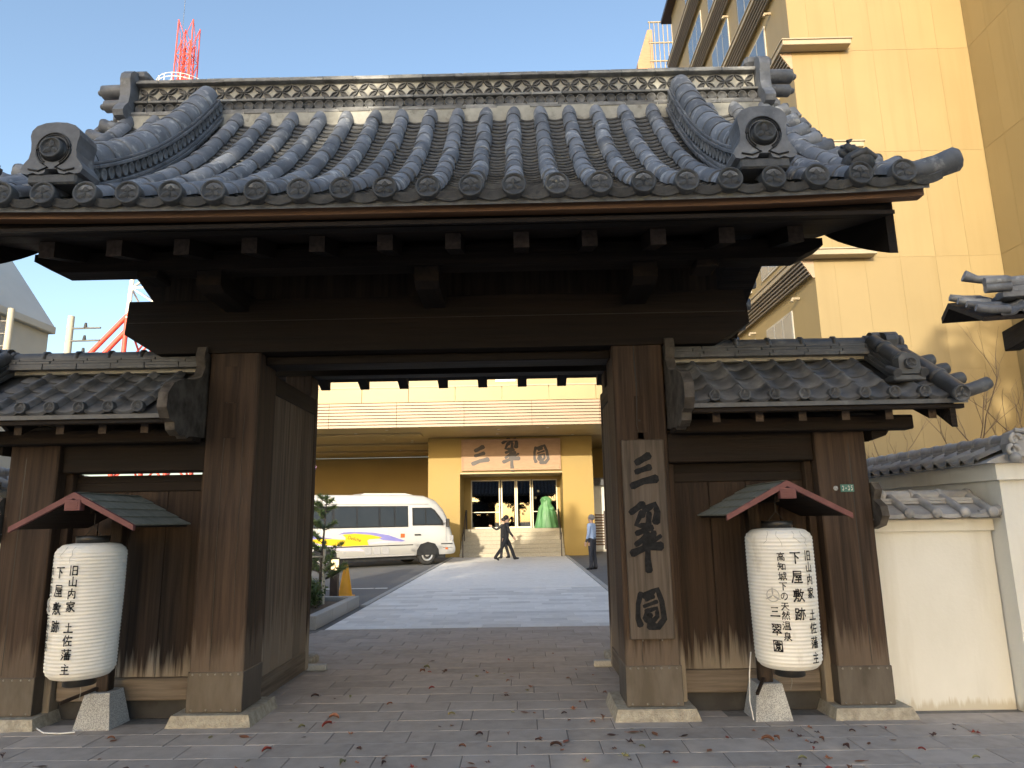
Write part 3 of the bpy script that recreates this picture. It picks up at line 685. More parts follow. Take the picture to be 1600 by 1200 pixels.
# ------------------------------------------------------------------ wing walls with their small roofs
def s_tile(wd, L, th=.016, n=9):
    vs = []; fs = []
    def h(u): return -.020*math.sin(math.pi*u/.66) if u < .66 else .040*math.sin(math.pi*(u-.66)/.34)
    for y in (0, L):
        for t in (0, 1):
            for j in range(n+1): u = j/n; vs.append((wd*(u-.5)*1.03, y, h(u)-(th+(.012 if y == 0 else 0) if t else 0)))
    k = n+1
    for j in range(n): fs += [(j, j+1, 2*k+j+1, 2*k+j), (k+j, k+j+1, j+1, j)]
    mb = MB().add(vs, fs)
    for i in range(len(mb.sm)): mb.sm[i] = (i % 2 == 0)
    return mb
st_me = proto(s_tile(.238, .30), TWING, 'wave_tile'); wd_me = proto(crest_disc(.049, .05, 14, True, .2), TWING, 'wing_eave_disc')
def wing(s, label):
    W = thing('wing_wall', label, 'wing wall', (CX+s*2.9, 6.2, 0), 'wing walls of the gate')
    X = lambda o: CX+s*o
    def bx(o0, o1, *a): a_, b_ = sorted((X(o0), X(o1))); return B(a_, b_, *a)
    # outer post with shoe and stone
    p = part('post', bx(3.30, 3.73, PF-.02, PF+.34, .085, 2.42, .012), WPW, W)
    part('metal_shoe', bx(3.294, 3.736, PF-.026, PF+.346, .087, .385, .004), SHOE, p)
    rv = MB()
    for i in range(6): rv.ball((X(3.335+.36*i/5), PF-.027, .366), (.009, .004, .009), 8, 4)
    for i in range(4): rv.ball((X(3.335+.36*i/3), PF-.027, .105), (.009, .004, .009), 8, 4)
    stuff(part('rivets', rv, RIVET, p))
    part('post_crack', bx(3.578, 3.583, PF-.0215, PF+.0, .40, 2.2), BLACK, p)
    part('base_stone', MB().add([(X(o), y_, z_) for z_, q in ((-.01, 0), (.084, .035)) for o, y_ in ((3.19+q, PF-.14+q), (3.86-q, PF-.14+q), (3.86-q, PF+.45), (3.19+q, PF+.45))],
                                [(0, 1, 5, 4), (1, 2, 6, 5), (2, 3, 7, 6), (3, 0, 4, 7), (4, 5, 6, 7)]), STONE, W)
    part('cross_beam', bx(2.03, 3.30, PF+.03, PF+.25, 2.065, 2.33, .01), WH, W)
    part('head_filler', bx(2.101, 3.234, PF+.17, PF+.23, 1.986, 2.063 if s > 0 else 2.045), WH, W)
    part('upper_panel', bx(2.03, 3.30, PF+.10, PF+.13, 2.331, 2.50), WH, W)
    # small door of planks
    d = part('side_door', bx(2.10, 3.24, PF+.20, PF+.23, .20, 1.95), WVW, W)
    part('door_rail', bx(2.04, 3.24, PF+.165, PF+.235, 1.90, 1.985, .006), WH, d)
    part('door_rail', bx(2.06, 3.22, PF+.150, PF+.225, .155, .335, .008), WRAIL, d)
    part('door_frame', bx(2.032, 2.10, PF+.14, PF+.27, .02, 2.064, .006), WVW, W); part('door_frame', bx(3.235, 3.298, PF+.10, PF+.27, .02, 2.064, .006), WVW, W)
    a = 2.102
    for wd in (.30, .33, .28, .225): part('plank', bx(a+.002, a+wd-.003, PF+.172, PF+.20, .337, 1.899, .004), WVW, d); a += wd
    part('gap_shade_strip', bx(2.05, 3.30, PF+.22, PF+.26, .0, .15), DARKGAP, W)  # dark strip painting in the shade of the open gap under the door
    # roof structure
    YE, ZE, YR, ZR = 5.46, 2.505, 6.20, 2.985; TH = math.atan2(ZR-ZE, YR-YE); LS = math.hypot(ZR-ZE, YR-YE)
    OA, OB = 2.13, 4.42
    prof = [(YE+.02, ZE-.015), (YR, ZR-.015), (2*YR-YE-.02, ZE-.015), (2*YR-YE-.02, ZE-.05), (YR, ZR-.06), (YE+.02, ZE-.05)]
    rf = part('small_roof', MB().prism(prof, lambda u, v, w_: Vector((X(w_), u, v)), OA, OB-.1), TWING, W)
    part('eave_fascia', bx(OA, OB-.12, YE+.04, YE+.10, ZE-.088, ZE-.052, .004), WH, W)
    sof = MB().prism([(YE+.06, ZE-.092), (YR, ZR-.30), (YR, ZR-.27), (YE+.06, ZE-.07)], lambda u, v, w_: Vector((X(w_), u, v)), OA, OB-.2)
    part('soffit_board', sof, WH, W)
    o = 2.36
    while o < OB-.3:
        y0, z0 = YE+.18, ZE-.075; y1, z1 = YR, ZR-.28
        vs = [(X(o)+q, y_, z_+h) for y_, z_ in ((y0, z0), (y1, z1)) for q, h in ((-.032, -.075), (.032, -.075), (.032, 0), (-.032, 0))]
        mb = MB().add(vs, [(1, 2, 6, 5), (2, 3, 7, 6), (3, 0, 4, 7), (0, 1, 5, 4)]); mb.add(vs, [(0, 3, 2, 1)], mi=1)
        part('rafter', mb, [WD, WEND], W); o += .352
    part('purlin', bx(2.05, 4.08, PF-.18, PF-.03, 2.30, 2.42, .01), WH, W)
    part('outer_bracket', MB().prism([(3.78, 2.42), (4.02, 2.42), (3.90, 2.26), (3.78, 2.22)], lambda u, v, w_: Vector((X(u), w_, v)), PF-.05, PF+.12), WH, W)
    part('purlin', bx(2.05, 4.2, 6.62, 6.76, 2.46, 2.56, .01), WH, W)
    # verge board at the outer end
    part('barge_board', MB().prism([(YE+.05, ZE-.055), (YR, ZR-.06), (2*YR-YE, ZE-.06), (2*YR-YE, ZE-.20), (YR, ZR-.24), (YE+.05, ZE-.24)], lambda u, v, w_: Vector((X(w_), u, v)), OB-.235, OB-.19), WH, W)
    # tiles
    NR = 4; ex = LS/NR; o0 = 2.32
    for i in range(9):
        xc = X(o0+.238*i) + (-.09)
        for j in range(NR):
            y_, z_ = YE+math.cos(TH)*ex*j, ZE+math.sin(TH)*ex*j
            if 3.80 < abs(xc-CX) < 3.98 and j > 0: continue
            inst('wave_tile', st_me, rf, (xc, y_, z_+.022), (TH-.05+rs.uniform(-.012, .012), rs.uniform(-.015, .015), rs.uniform(-.01, .01)))
        inst('wing_eave_disc', wd_me, rf, (xc+.079, YE-.012, ZE+.046), (rs.uniform(-.05, .05), rs.uniform(-.1, .1), 0))
    # ridge of the wing
    rg = part('wing_ridge', bx(OA-.03, OB-.38, YR-.10, YR+.10, ZR-.02, 3.09), PLAST, W)
    for (z0, z1, hw) in ((2.995, 3.025, .175), (3.027, 3.055, .150), (3.057, 3.083, .135), (3.085, 3.108, .120)):
        o = OA-.02-rs.uniform(0, .2)
        while o < OB-.38:
            a_, b_ = max(o, OA-.02), min(o+.31, OB-.38)
            if b_-a_ > .04: part('ridge_flat_tile', bx(a_+.002, b_-.002, YR-hw+rs.uniform(-.004, .004), YR+hw, z0, z1, .004), TWING, rg)
            o += .31
    o = OA
    while o < OB-.45:
        c = part('ridge_roller', MB().tube([(X(o), YR, 3.125), (X(o+.30), YR, 3.125)], .066, 12), TWING, rg)
        part('roller_collar', MB().tube([(X(o+.275), YR, 3.125), (X(o+.285), YR, 3.125), (X(o+.31), YR, 3.125), (X(o+.32), YR, 3.125)], [.068, .082, .082, .068], 12), TWING, c)
        o += .30
    e = part('ridge_end_tile', MB().prism([(u, v+2.86) for u, v in oni_outline(.36)], lambda u, v, w_: Vector((X(OB-.38+w_), YR+u, v)), 0, .09), TWING, rg)
    part('end_cap', MB().tube([(X(OB-.45), YR, 3.16), (X(OB-.22), YR, 3.165)], .075, 12), TWING, e)
    for z_ in (3.06, 2.97): part('end_roller', MB().tube([(X(OB-.30), YR-.05, z_), (X(OB-.16), YR-.05, z_)], .045, 10), TWING, e)
    # short descending ridge
    ok_ = 3.95
    def sp(o, d, h): return Vector((X(o), YE+math.cos(TH)*d-math.sin(TH)*h, ZE+math.sin(TH)*d+math.cos(TH)*h))
    RX = lambda o, d, h: Matrix.Translation(sp(o, d, h)) @ Matrix.Rotation(TH, 4, 'X')
    dr = part('descending_ridge', MB().box(-.10, .10, .0, LS*.66, 0, .04, .005, RX(ok_, LS*.34, .03)), TWING, W)
    for h, hw in ((.072, .088), (.106, .078)): part('ridge_flat_tile', MB().box(-hw, hw, .0, LS*.66, 0, .032, .004, RX(ok_, LS*.34, h)), TWING, dr)
    for a_, b_ in ((.36, .68), (.68, 1.0)):
        c = part('ridge_roller', MB().tube([sp(ok_, LS*a_, .165), sp(ok_, LS*b_, .165)], .068, 12), TWING, dr)
        part('roller_collar', MB().tube([sp(ok_, LS*(a_+.05), .165), sp(ok_, LS*(a_+.06), .165), sp(ok_, LS*(a_+.10), .165), sp(ok_, LS*(a_+.11), .165)], [.068, .08, .08, .068], 12), TWING, c)
    q = sp(ok_, LS*.36, .15)
    e = part('crest_end_tile', MB().prism([(-.09, -.085), (.09, -.085), (.085, .05), (.05, .085), (-.05, .085), (-.085, .05)], lambda u, v, w_: Vector((q.x+u, q.y-.07+w_, q.z+v)), 0, .10), TWING, dr)
    inst('crest_disc', wd_me, e, (q.x, q.y-.10, q.z))
    for dx in (-.11, .11): part('end_roller', MB().tube([(q.x+dx, q.y-.08, q.z-.08), (q.x+dx, q.y+.06, q.z-.02)], .036, 10), TWING, e)
    part('end_tile_foot', B(q.x-.13, q.x+.13, q.y-.06, q.y+.10, q.z-.14, q.z-.086, .01), TWING, e)
    # verge roller with disc and the upturned corner tile
    c = part('verge_roller', MB().tube([sp(4.22, -.03, .05), sp(4.22, LS*.5, .06), sp(4.22, LS, .06)], [.066, .066, .06], 12), TWING, rf)
    inst('verge_disc', proto(crest_disc(.068, .03, 16), TWING, 'wing_verge_disc'), rf, sp(4.22, -.06, .05), (.25, 0, 0))
    part('roller_collar', MB().tube([sp(4.22, .25, .055), sp(4.22, .26, .055), sp(4.22, .30, .055), sp(4.22, .31, .055)], [.066, .078, .078, .066], 12), TWING, rf)
    for j in range(4):
        y_ = sp(0, .02+j*ex, .0)
        L = .26 if j == 0 else .18
        pts = [Vector((X(4.24+L*t), y_.y, y_.z+.03+.07*t*t*(1 if j == 0 else .4))) for t in (0, .4, .8, 1)]
        part('side_roller', MB().tube(pts, [.05, .055, .056, .050], 10), TWING, rf)
    # scroll board beside the main post
    sb = [(6.14, 3.17), (6.06, 3.19), (5.97, 3.16), (5.94, 3.07), (5.98, 2.98), (5.92, 2.88), (5.80, 2.83), (5.62, 2.80), (5.46, 2.74), (5.37, 2.64), (5.36, 2.52), (5.42, 2.44), (5.50, 2.42), (5.52, 2.36), (5.60, 2.32), (5.68, 2.34), (5.72, 2.31), (5.78, 2.34), (6.14, 2.36)]
    part('scroll_board', MB().prism(sb, lambda u, v, w_: Vector((X(w_), u, v)), 2.045, 2.125), SCRW, W)
    return W
wR = wing(1, 'dark plank wing wall with small tiled roof, right of the gate opening')
wL = wing(-1, 'dark plank wing wall with small tiled roof, left of the gate opening')

# ------------------------------------------------------------------ brush strokes for lettering
CH = {
'旧': "18,8 18,94|42,14 42,92|42,14 84,14 84,92|42,50 84,50|42,88 84,88", '山': "50,6 50,84|18,38 18,84 84,84|84,36 84,92",
'内': "20,28 20,94|20,28 82,28 82,90 72,86|50,4 50,30 44,50 30,68|50,46 66,62",
'家': "50,2 50,14|14,30 14,16 86,16 82,28|24,32 76,32|52,32 20,52|40,42 56,60 54,86 46,94 38,88|46,54 16,72|50,66 14,90|60,58 82,44|60,60 72,76 92,92",
'土': "24,38 76,38|50,8 50,88|8,88 92,88", '佐': "32,4 8,48|22,32 22,94|38,22 94,22|62,4 52,40 34,70|50,54 90,54|68,54 68,88|40,88 94,88",
'藩': "6,14 94,14|32,4 32,24|68,4 68,24|12,30 22,38|8,50 18,58|8,92 24,66|76,28 44,34|46,38 50,44|74,36 68,44|34,48 94,48|62,32 62,62|60,50 36,64|64,50 92,64|42,66 42,94|42,66 84,66 84,94|42,80 84,80|42,92 84,92|62,66 62,92",
'主': "44,2 56,14|18,26 82,26|22,54 78,54|8,88 92,88|50,26 50,88", '下': "6,12 94,12|46,12 46,94|50,34 74,54",
'屋': "18,8 86,8 86,28 20,28|20,8 18,50 4,92|28,42 88,42|56,42 36,56 82,56|70,48 84,60|34,72 84,72|58,58 58,92|22,92 94,92",
'敷': "6,16 54,16|30,4 30,46|44,4 52,10|12,24 12,46|12,24 50,24 50,46|12,35 50,35|12,46 50,46|4,56 56,56|30,48 24,72 6,94|22,70 44,70 42,92 34,90|72,4 56,40|62,28 94,28|84,28 76,64 50,94|62,44 74,68 96,94",
'跡': "12,10 12,36|12,10 38,10 38,36|12,36 38,36|26,36 26,84|26,56 40,56|12,52 12,86|4,90 42,82|66,4 66,20|46,22 94,22|60,22 58,60 46,90|74,22 74,90 66,86|48,42 42,64|84,40 94,66",
'高': "50,2 50,14|8,16 92,16|30,26 30,46|30,26 70,26 70,46|30,46 70,46|14,56 14,94|14,56 86,56 86,92 76,90|36,68 36,86|36,68 64,68 64,86|36,86 64,86",
'知': "24,4 10,32|16,22 50,22|4,48 54,48|30,22 30,50 6,92|32,56 52,84|62,26 62,84|62,26 90,26 90,84|62,78 90,78",
'城': "4,34 34,34|20,8 20,76|2,82 36,70|42,26 96,26|42,26 42,60 32,92|42,48 58,48 56,76 50,72|68,4 76,60 94,90 96,74|90,40 74,72 56,92|80,6 90,14",
'の': "52,18 46,50 30,78 16,70 14,46 34,20 62,14 86,32 88,60 70,84 52,90", '天': "14,16 86,16|8,46 92,46|50,16 46,52 8,92|52,50 70,76 94,92",
'然': "28,4 8,40|20,18 44,18 32,50 8,68|22,28 34,36|14,38 26,46|50,32 94,32|70,6 68,36 44,66|72,38 92,64|82,8 90,16|12,76 6,92|34,76 36,92|58,76 64,92|82,74 92,92",
'温': "10,8 22,18|4,34 16,42|6,90 24,58|40,8 40,48|40,8 82,8 82,48|40,28 82,28|40,48 82,48|36,60 36,88|36,60 86,60 86,88|52,60 52,88|70,60 70,88|26,90 96,90",
'泉': "48,2 40,12|24,14 24,50|24,14 76,14 76,50|24,32 76,32|24,50 76,50|50,50 50,92 40,88|10,62 36,62 6,90|84,54 60,68|54,60 94,92",
'三': "18,16 80,14|24,48 74,46|6,86 94,84",
'翠': "8,8 46,8 46,38 38,36|14,16 28,22|10,34 32,24|54,8 92,8 92,38 84,36|60,16 74,22|56,34 78,24|50,40 50,50|12,52 88,52|34,54 16,74|32,60 44,70|68,54 54,72|66,60 86,74|6,80 94,80|50,72 50,98",
'園': "10,6 10,96|10,6 90,6 90,96|10,92 90,92|28,22 72,22|50,12 50,34|20,34 80,34|34,44 34,58|34,44 66,44 66,58|34,58 66,58|50,58 22,82|46,66 46,84 58,78|68,64 56,72|56,66 80,84",
'3': "16,18 50,6 80,24 50,46 84,70 50,94 14,82", '5': "80,8 26,8 22,44 58,40 82,66 54,94 16,86", '-': "20,52 80,52"}
def ribbon(pts, wd):
    """tapered brush stroke outline as quads in the plane: list of (points, faces)"""
    pts = [Vector((a, b_)) for a, b_ in pts]; q = [pts[0]]
    for a, b_ in zip(pts, pts[1:]):
        n = max(2, int((b_-a).length/7)); q += [a+(b_-a)*i/n for i in range(1, n+1)]
    L = len(q); vs = []; fs = []
    d0 = (q[1]-q[0]).normalized(); d1 = (q[-1]-q[-2]).normalized()
    q = [q[0]-d0*wd*.35] + q + [q[-1]+d1*wd*.30]
    for i, p in enumerate(q):
        t = (q[min(i+1, len(q)-1)]-q[max(i-1, 0)]).normalized(); nrm = Vector((-t.y, t.x)); u = i/(len(q)-1)
        f = (.5 if i in (0, len(q)-1) else 1.0)*(1.08-.34*math.sin(math.pi*min(1, u*1.15)))
        vs += [p+nrm*wd*.5*f, p-nrm*wd*.5*f]
    fs = [(2*i, 2*i+2, 2*i+3, 2*i+1) for i in range(len(q)-1)]
    return vs, fs
def glyph(mb, ch, fn, wd=9.0):
    """ch's strokes, fn(u, v) maps the 0..1 cell (v down) to 3D"""
    for k, s_ in enumerate(CH[ch].split('|')):
        dk = Vector((0, -.00035*k, 0)); pts = [tuple(float(a) for a in p.split(',')) for p in s_.split()]
        vs, fs = ribbon(pts, wd*(1+.12*((k*7) % 3-1)))
        mb.add([fn(v.x/100, v.y/100)+dk for v in vs], fs)
# the three large characters as (pixel strokes, width in pixels), read off the board
BIG = [[([(996, 722), (1013, 712)], 11), ([(995, 737), (1015, 730)], 9), ([(989, 759), (1005, 752), (1025, 748)], 11)],
       [([(987, 800), (1003, 788)], 10), ([(1004, 787), (1007, 797), (1003, 806)], 8), ([(1010, 795), (1023, 788), (1027, 800), (1025, 816)], 10), ([(1002, 801), (994, 820), (1008, 822)], 8), ([(1014, 803), (1013, 822)], 9),
        ([(996, 833), (1018, 824)], 9), ([(1009, 824), (1008, 856)], 8), ([(995, 850), (1010, 838)], 9), ([(1021, 833), (1019, 848)], 10), ([(1031, 838), (1020, 846)], 7), ([(989, 864), (1010, 855), (1033, 853)], 11), ([(1012, 835), (1012, 875), (1014, 892)], 9)],
       [([(1001, 928), (997, 944), (997, 966), (1001, 977)], 8), ([(1007, 931), (1027, 921), (1034, 940), (1038, 967), (1029, 979), (1014, 978)], 9), ([(1010, 937), (1021, 932)], 6), ([(1007, 947), (1026, 940)], 6),
        ([(1010, 955), (1026, 950), (1027, 963), (1017, 974)], 7), ([(1012, 954), (1007, 966), (1012, 973), (1016, 960)], 7)]]
def big_char(mb, i, fn):
    for k, (pts, wd) in enumerate(BIG[i]):
        vs, fs = ribbon(pts, wd*1.25); mb.add([fn(v.x, v.y)+Vector((0, -.0006*k, 0)) for v in vs], fs)

# ------------------------------------------------------------------ name board on the right-hand post
YB = PF-.045
nb = tag(part('name_board', B(.872, 1.238, YB, YB+.04, .615, 2.262, .006), BOARDW), 'tall wooden name board with three large black characters on the gate post', 'sign')
for i in range(3):
    mb = MB(); big_char(mb, i, lambda a, b_: at(a, b_, YB) + Vector((0, -.003, 0))); part('carved_character', mb, INK, nb)
for dx in (-.08, .08): part('peg', MB().tube([(1.055+dx, YB+.02, .618), (1.055+dx, YB+.02, .600)], .006, 6), RIVET, nb)
# address plate and badge on the outer post
pl = tag(part('address_plate', B(2.722, 2.836, PF-.032, PF-.0245, 1.784, 1.848, .002), PLATEG), 'small green house number plate reading 3-35 on outer post', 'plate')
mb = MB()
for k, c in enumerate('3-35'): glyph(mb, c, lambda u, v: Vector((2.734+k*.0245+u*.018, PF-.0332, 1.838-v*.042)), 16)
part('numerals', mb, WHITEP, pl)
tag(part('round_badge', MB().lathe([(.019, .007), (.021, .002), (.018, 0), (.001, 0)], 16, Matrix.Translation((2.682, PF-.0305, 1.817)) @ Matrix.Rotation(R(-90), 4, 'X')), GRAN), 'small round pale badge beside the green number plate', 'badge')

# ------------------------------------------------------------------ paper lanterns on stands
TXT = [("旧山内家土佐藩主", (867, 885, 904, 924, 957, 977, 998, 1021), 17.5, 31), ("下屋敷跡", (870, 899, 927, 955), 20, 6), ("高知城下の天然温泉", (868, 883, 898, 913, 928, 943, 957, 972, 988), 13.5, -18)]
def lantern(cx, cy, z0, z1, r, turn, lab, lab2, sgn):
    # stand: granite foot, post behind the lantern, little gable roof
    g = thing('lantern_stand', lab2, 'lantern stand', (cx, cy+.35, 0), 'lantern stands with small gable roofs')
    bx, by = (cx-.13 if sgn > 0 else cx-.03), 6.05
    a, t = .150, .10
    part('granite_foot', MB().add([(bx-a, by-a, -.003), (bx+a, by-a, -.003), (bx+a, by+a, -.003), (bx-a, by+a, -.003), (bx-t, by-t, .27), (bx+t, by-t, .27), (bx+t, by+t, .27), (bx-t, by+t, .27)],
         [(0, 1, 5, 4), (1, 2, 6, 5), (2, 3, 7, 6), (3, 0, 4, 7), (4, 5, 6, 7)]), GRAN, g)
    part('stand_post', B(bx-.05, bx+.05, by-.05, by+.05, .27, 1.70, .006), WV, g)
    part('stay', MB().box(-.012, .012, -.30, 0, -.012, .012, .003, Matrix.Translation((bx-.04*sgn*0-.03, by-.05, .30)) @ Matrix.Rotation(R(12), 4, 'X') @ Matrix.Rotation(R(-28), 4, 'Z')), WV, g)
    part('bracket', B(cx-.02, cx+.02, cy-.05, by+.05, 1.702, 1.76, .004), WV, g); part('bracket', B(min(bx, cx)-.02, max(bx, cx)+.02, by-.04, by+.04, 1.64, 1.70, .004), WV, g)
    zr, ze, hw, y0, y1 = 1.845, 1.60, .455, cy-.27, cy+.62
    rf = part('stand_roof', MB().prism([(-hw+.02, ze), (0, zr-.02), (hw-.02, ze), (hw-.02, ze-.012), (0, zr-.036), (-hw+.02, ze-.012)], lambda u, v, w_: Vector((cx+u, w_, v)), y0+.03, y1), WD, g)
    n = 4
    for s in (-1, 1):
        for i in range(n):
            u0, u1 = i/n, (i+1)/n; L = math.hypot(hw, zr-ze)
            th = math.atan2(zr-ze, hw); P = Vector((cx+s*hw*u1, 0, zr-(zr-ze)*u1))
            e = Vector((-s*math.cos(th), 0, math.sin(th))); nn = Vector((s*math.sin(th), 0, math.cos(th)))
            c = [P+nn*.016, P+nn*.004, P+e*(L/n+.02)+nn*.002, P+e*(L/n+.02)+nn*.006]
            vs = [(p.x, yy, p.z) for yy in (y0+.012, y1+.01) for p in c]
            part('shingle_course', MB().add(vs, [(0, 1, 2, 3), (7, 6, 5, 4), (0, 4, 5, 1), (3, 2, 6, 7), (0, 3, 7, 4), (1, 5, 6, 2)]), SHING, rf)
        fb = [(0, zr+.012), (s*(hw+.012), ze+.008), (s*(hw+.012), ze-.032), (0, zr-.034)]
        part('gable_trim', MB().prism(fb, lambda u, v, w_: Vector((cx+u, w_, v)), y0-.022, y0+.0105), REDP, rf)
    vb = part('gable_vent', B(cx-.06, cx+.06, y0-.03, y0+.03, zr-.125, zr-.045, .004), REDP, rf)
    for k in range(3): part('vent_slat', B(cx-.04, cx+.04, y0-.034, y0-.0302, zr-.112+k*.02, zr-.104+k*.02), REDP, vb)
    # lantern
    ln = thing('paper_lantern', lab, 'lantern', (cx, cy, z0-.06), 'paper lanterns by the gate')
    H = z1-z0; prof = [(r*.40, z0), (r*.62, z0+.004)]
    def rad(t):                                            # rounded ends, slight taper to the foot
        e = .085; rr = r*(.955+.045*min(1, t*1.6)); zz = t*H
        if zz < e: return rr*(.66+.34*math.sqrt(max(0, 1-((e-zz)/e)**2)))
        if H-zz < e: return rr*(.58+.42*math.sqrt(max(0, 1-((e-(H-zz))/e)**2)))
        return rr
    nr = 38
    for i in range(nr):
        for q in (0, .25, .5, .75):
            t = (i+q)/nr; prof.append((rad(t)+(-.0055*(math.cos(2*math.pi*q)*.5+.5)), z0+t*H))
    prof.append((r*.45, z1+.003)); prof.append((r*.36, z1+.004))
    part('paper_body', MB().lathe(prof, 48, Matrix.Translation((cx, cy, 0))), PAPER, ln)
    part('top_ring', MB().lathe([(.095, z1-.004), (.115, z1-.002), (.118, z1+.052), (.112, z1+.056), (.05, z1+.05)], 24, Matrix.Translation((cx, cy, 0))), BLACK, ln)
    part('bottom_ring', MB().lathe([(.05, z0-.052), (.108, z0-.056), (.112, z0-.05), (.108, z0+.004)], 24, Matrix.Translation((cx, cy, 0))), BLACK, ln)
    part('hanging_wire', MB().tube([(cx-.07, cy, z1+.05), (cx, cy, z1+.13), (cx+.07, cy, z1+.05)], .004, 5).tube([(cx, cy, z1+.12), (cx, cy, 1.80)], .004, 5), WIREM, ln)
    part('tail_wire', MB().tube([(cx+.01, cy, z0-.05), (cx+.012, cy+.01, z0-.12), (cx, cy+.02, z0-.17)], .0035, 5), RIVET, ln)
    zy = lambda y_: z1-(y_-825)/(1042-825)*H
    def cyl(th, z_, o=.0025): q = rad((z_-z0)/H)+o; return Vector((cx+q*math.sin(th), cy-q*math.cos(th), z_))
    px_m = H/217
    def col(text, ys, size, deg):
        for c, y_ in zip(text, ys):
            h = size*px_m; zc = zy(y_); wd = h*.92/r; mb = MB()
            glyph(mb, c, lambda u, v: cyl(R(deg+turn)+(u-.5)*wd, zc+h*.5-v*h), 11.8); part('written_character', mb, LINK, ln)
    for a in TXT: col(*a)
    col("三翠園", (952, 978, 1003), 17.5, -35)
    mb = MB(); zc = zy(927); rr = .045
    pts = [cyl(R(-36+turn)+rr*math.cos(R(a))/r, zc+rr*math.sin(R(a)), .003) for a in range(0, 361, 15)]
    mb.tube(pts, .0035, 5, False)
    for k in range(3):
        a = R(90+120*k); pts = [cyl(R(-36+turn)+t*math.cos(a)/r, zc+t*math.sin(a), .003) for t in (.0, .02, .045, .062)]
        mb.tube(pts, [.002, .007, .006, .002], 5)
    part('crest_mark', mb, LGREY, ln)
    mb = MB()
    for k, d in enumerate((-40, -22, 8, 26)):               # fine cracks in the paper under the top ring
        th = R(d+turn); pts = [cyl(th+rs.uniform(-.05, .05)*i, z1-.02-.022*i*(1+.3*(k % 2)), .0015) for i in range(5)]; mb.tube(pts, .0008, 4)
    part('paper_cracks', mb, WV, ln)
lantern(-3.35, 5.48, .495, 1.475, .248, -24, 'tall white paper lantern with two columns of black writing, at the left wing wall', 'granite-footed lantern stand with green shingle roof, at the left wing wall', 1)
lantern(1.995, 5.56, .475, 1.50, .250, 0, 'tall white paper lantern with four columns of black writing, at the right wing wall', 'granite-footed lantern stand with green shingle roof, at the right wing wall', -1)
tag(part('power_cord', MB().tube([(-3.95, 5.95, .012), (-3.80, 5.82, .012), (-3.66, 5.80, .012), (-3.56, 5.83, .012)], .006, 6), WHITEP), 'thin white cord on the ground by the left lantern stand', 'cord')
tag(part('power_cord', MB().tube([(1.80, 5.90, .012), (1.79, 5.93, .15), (1.82, 5.98, .35), (1.86, 6.03, .50)], .005, 6), WHITEP), 'thin pale cord hanging beside the right lantern stand', 'cord')

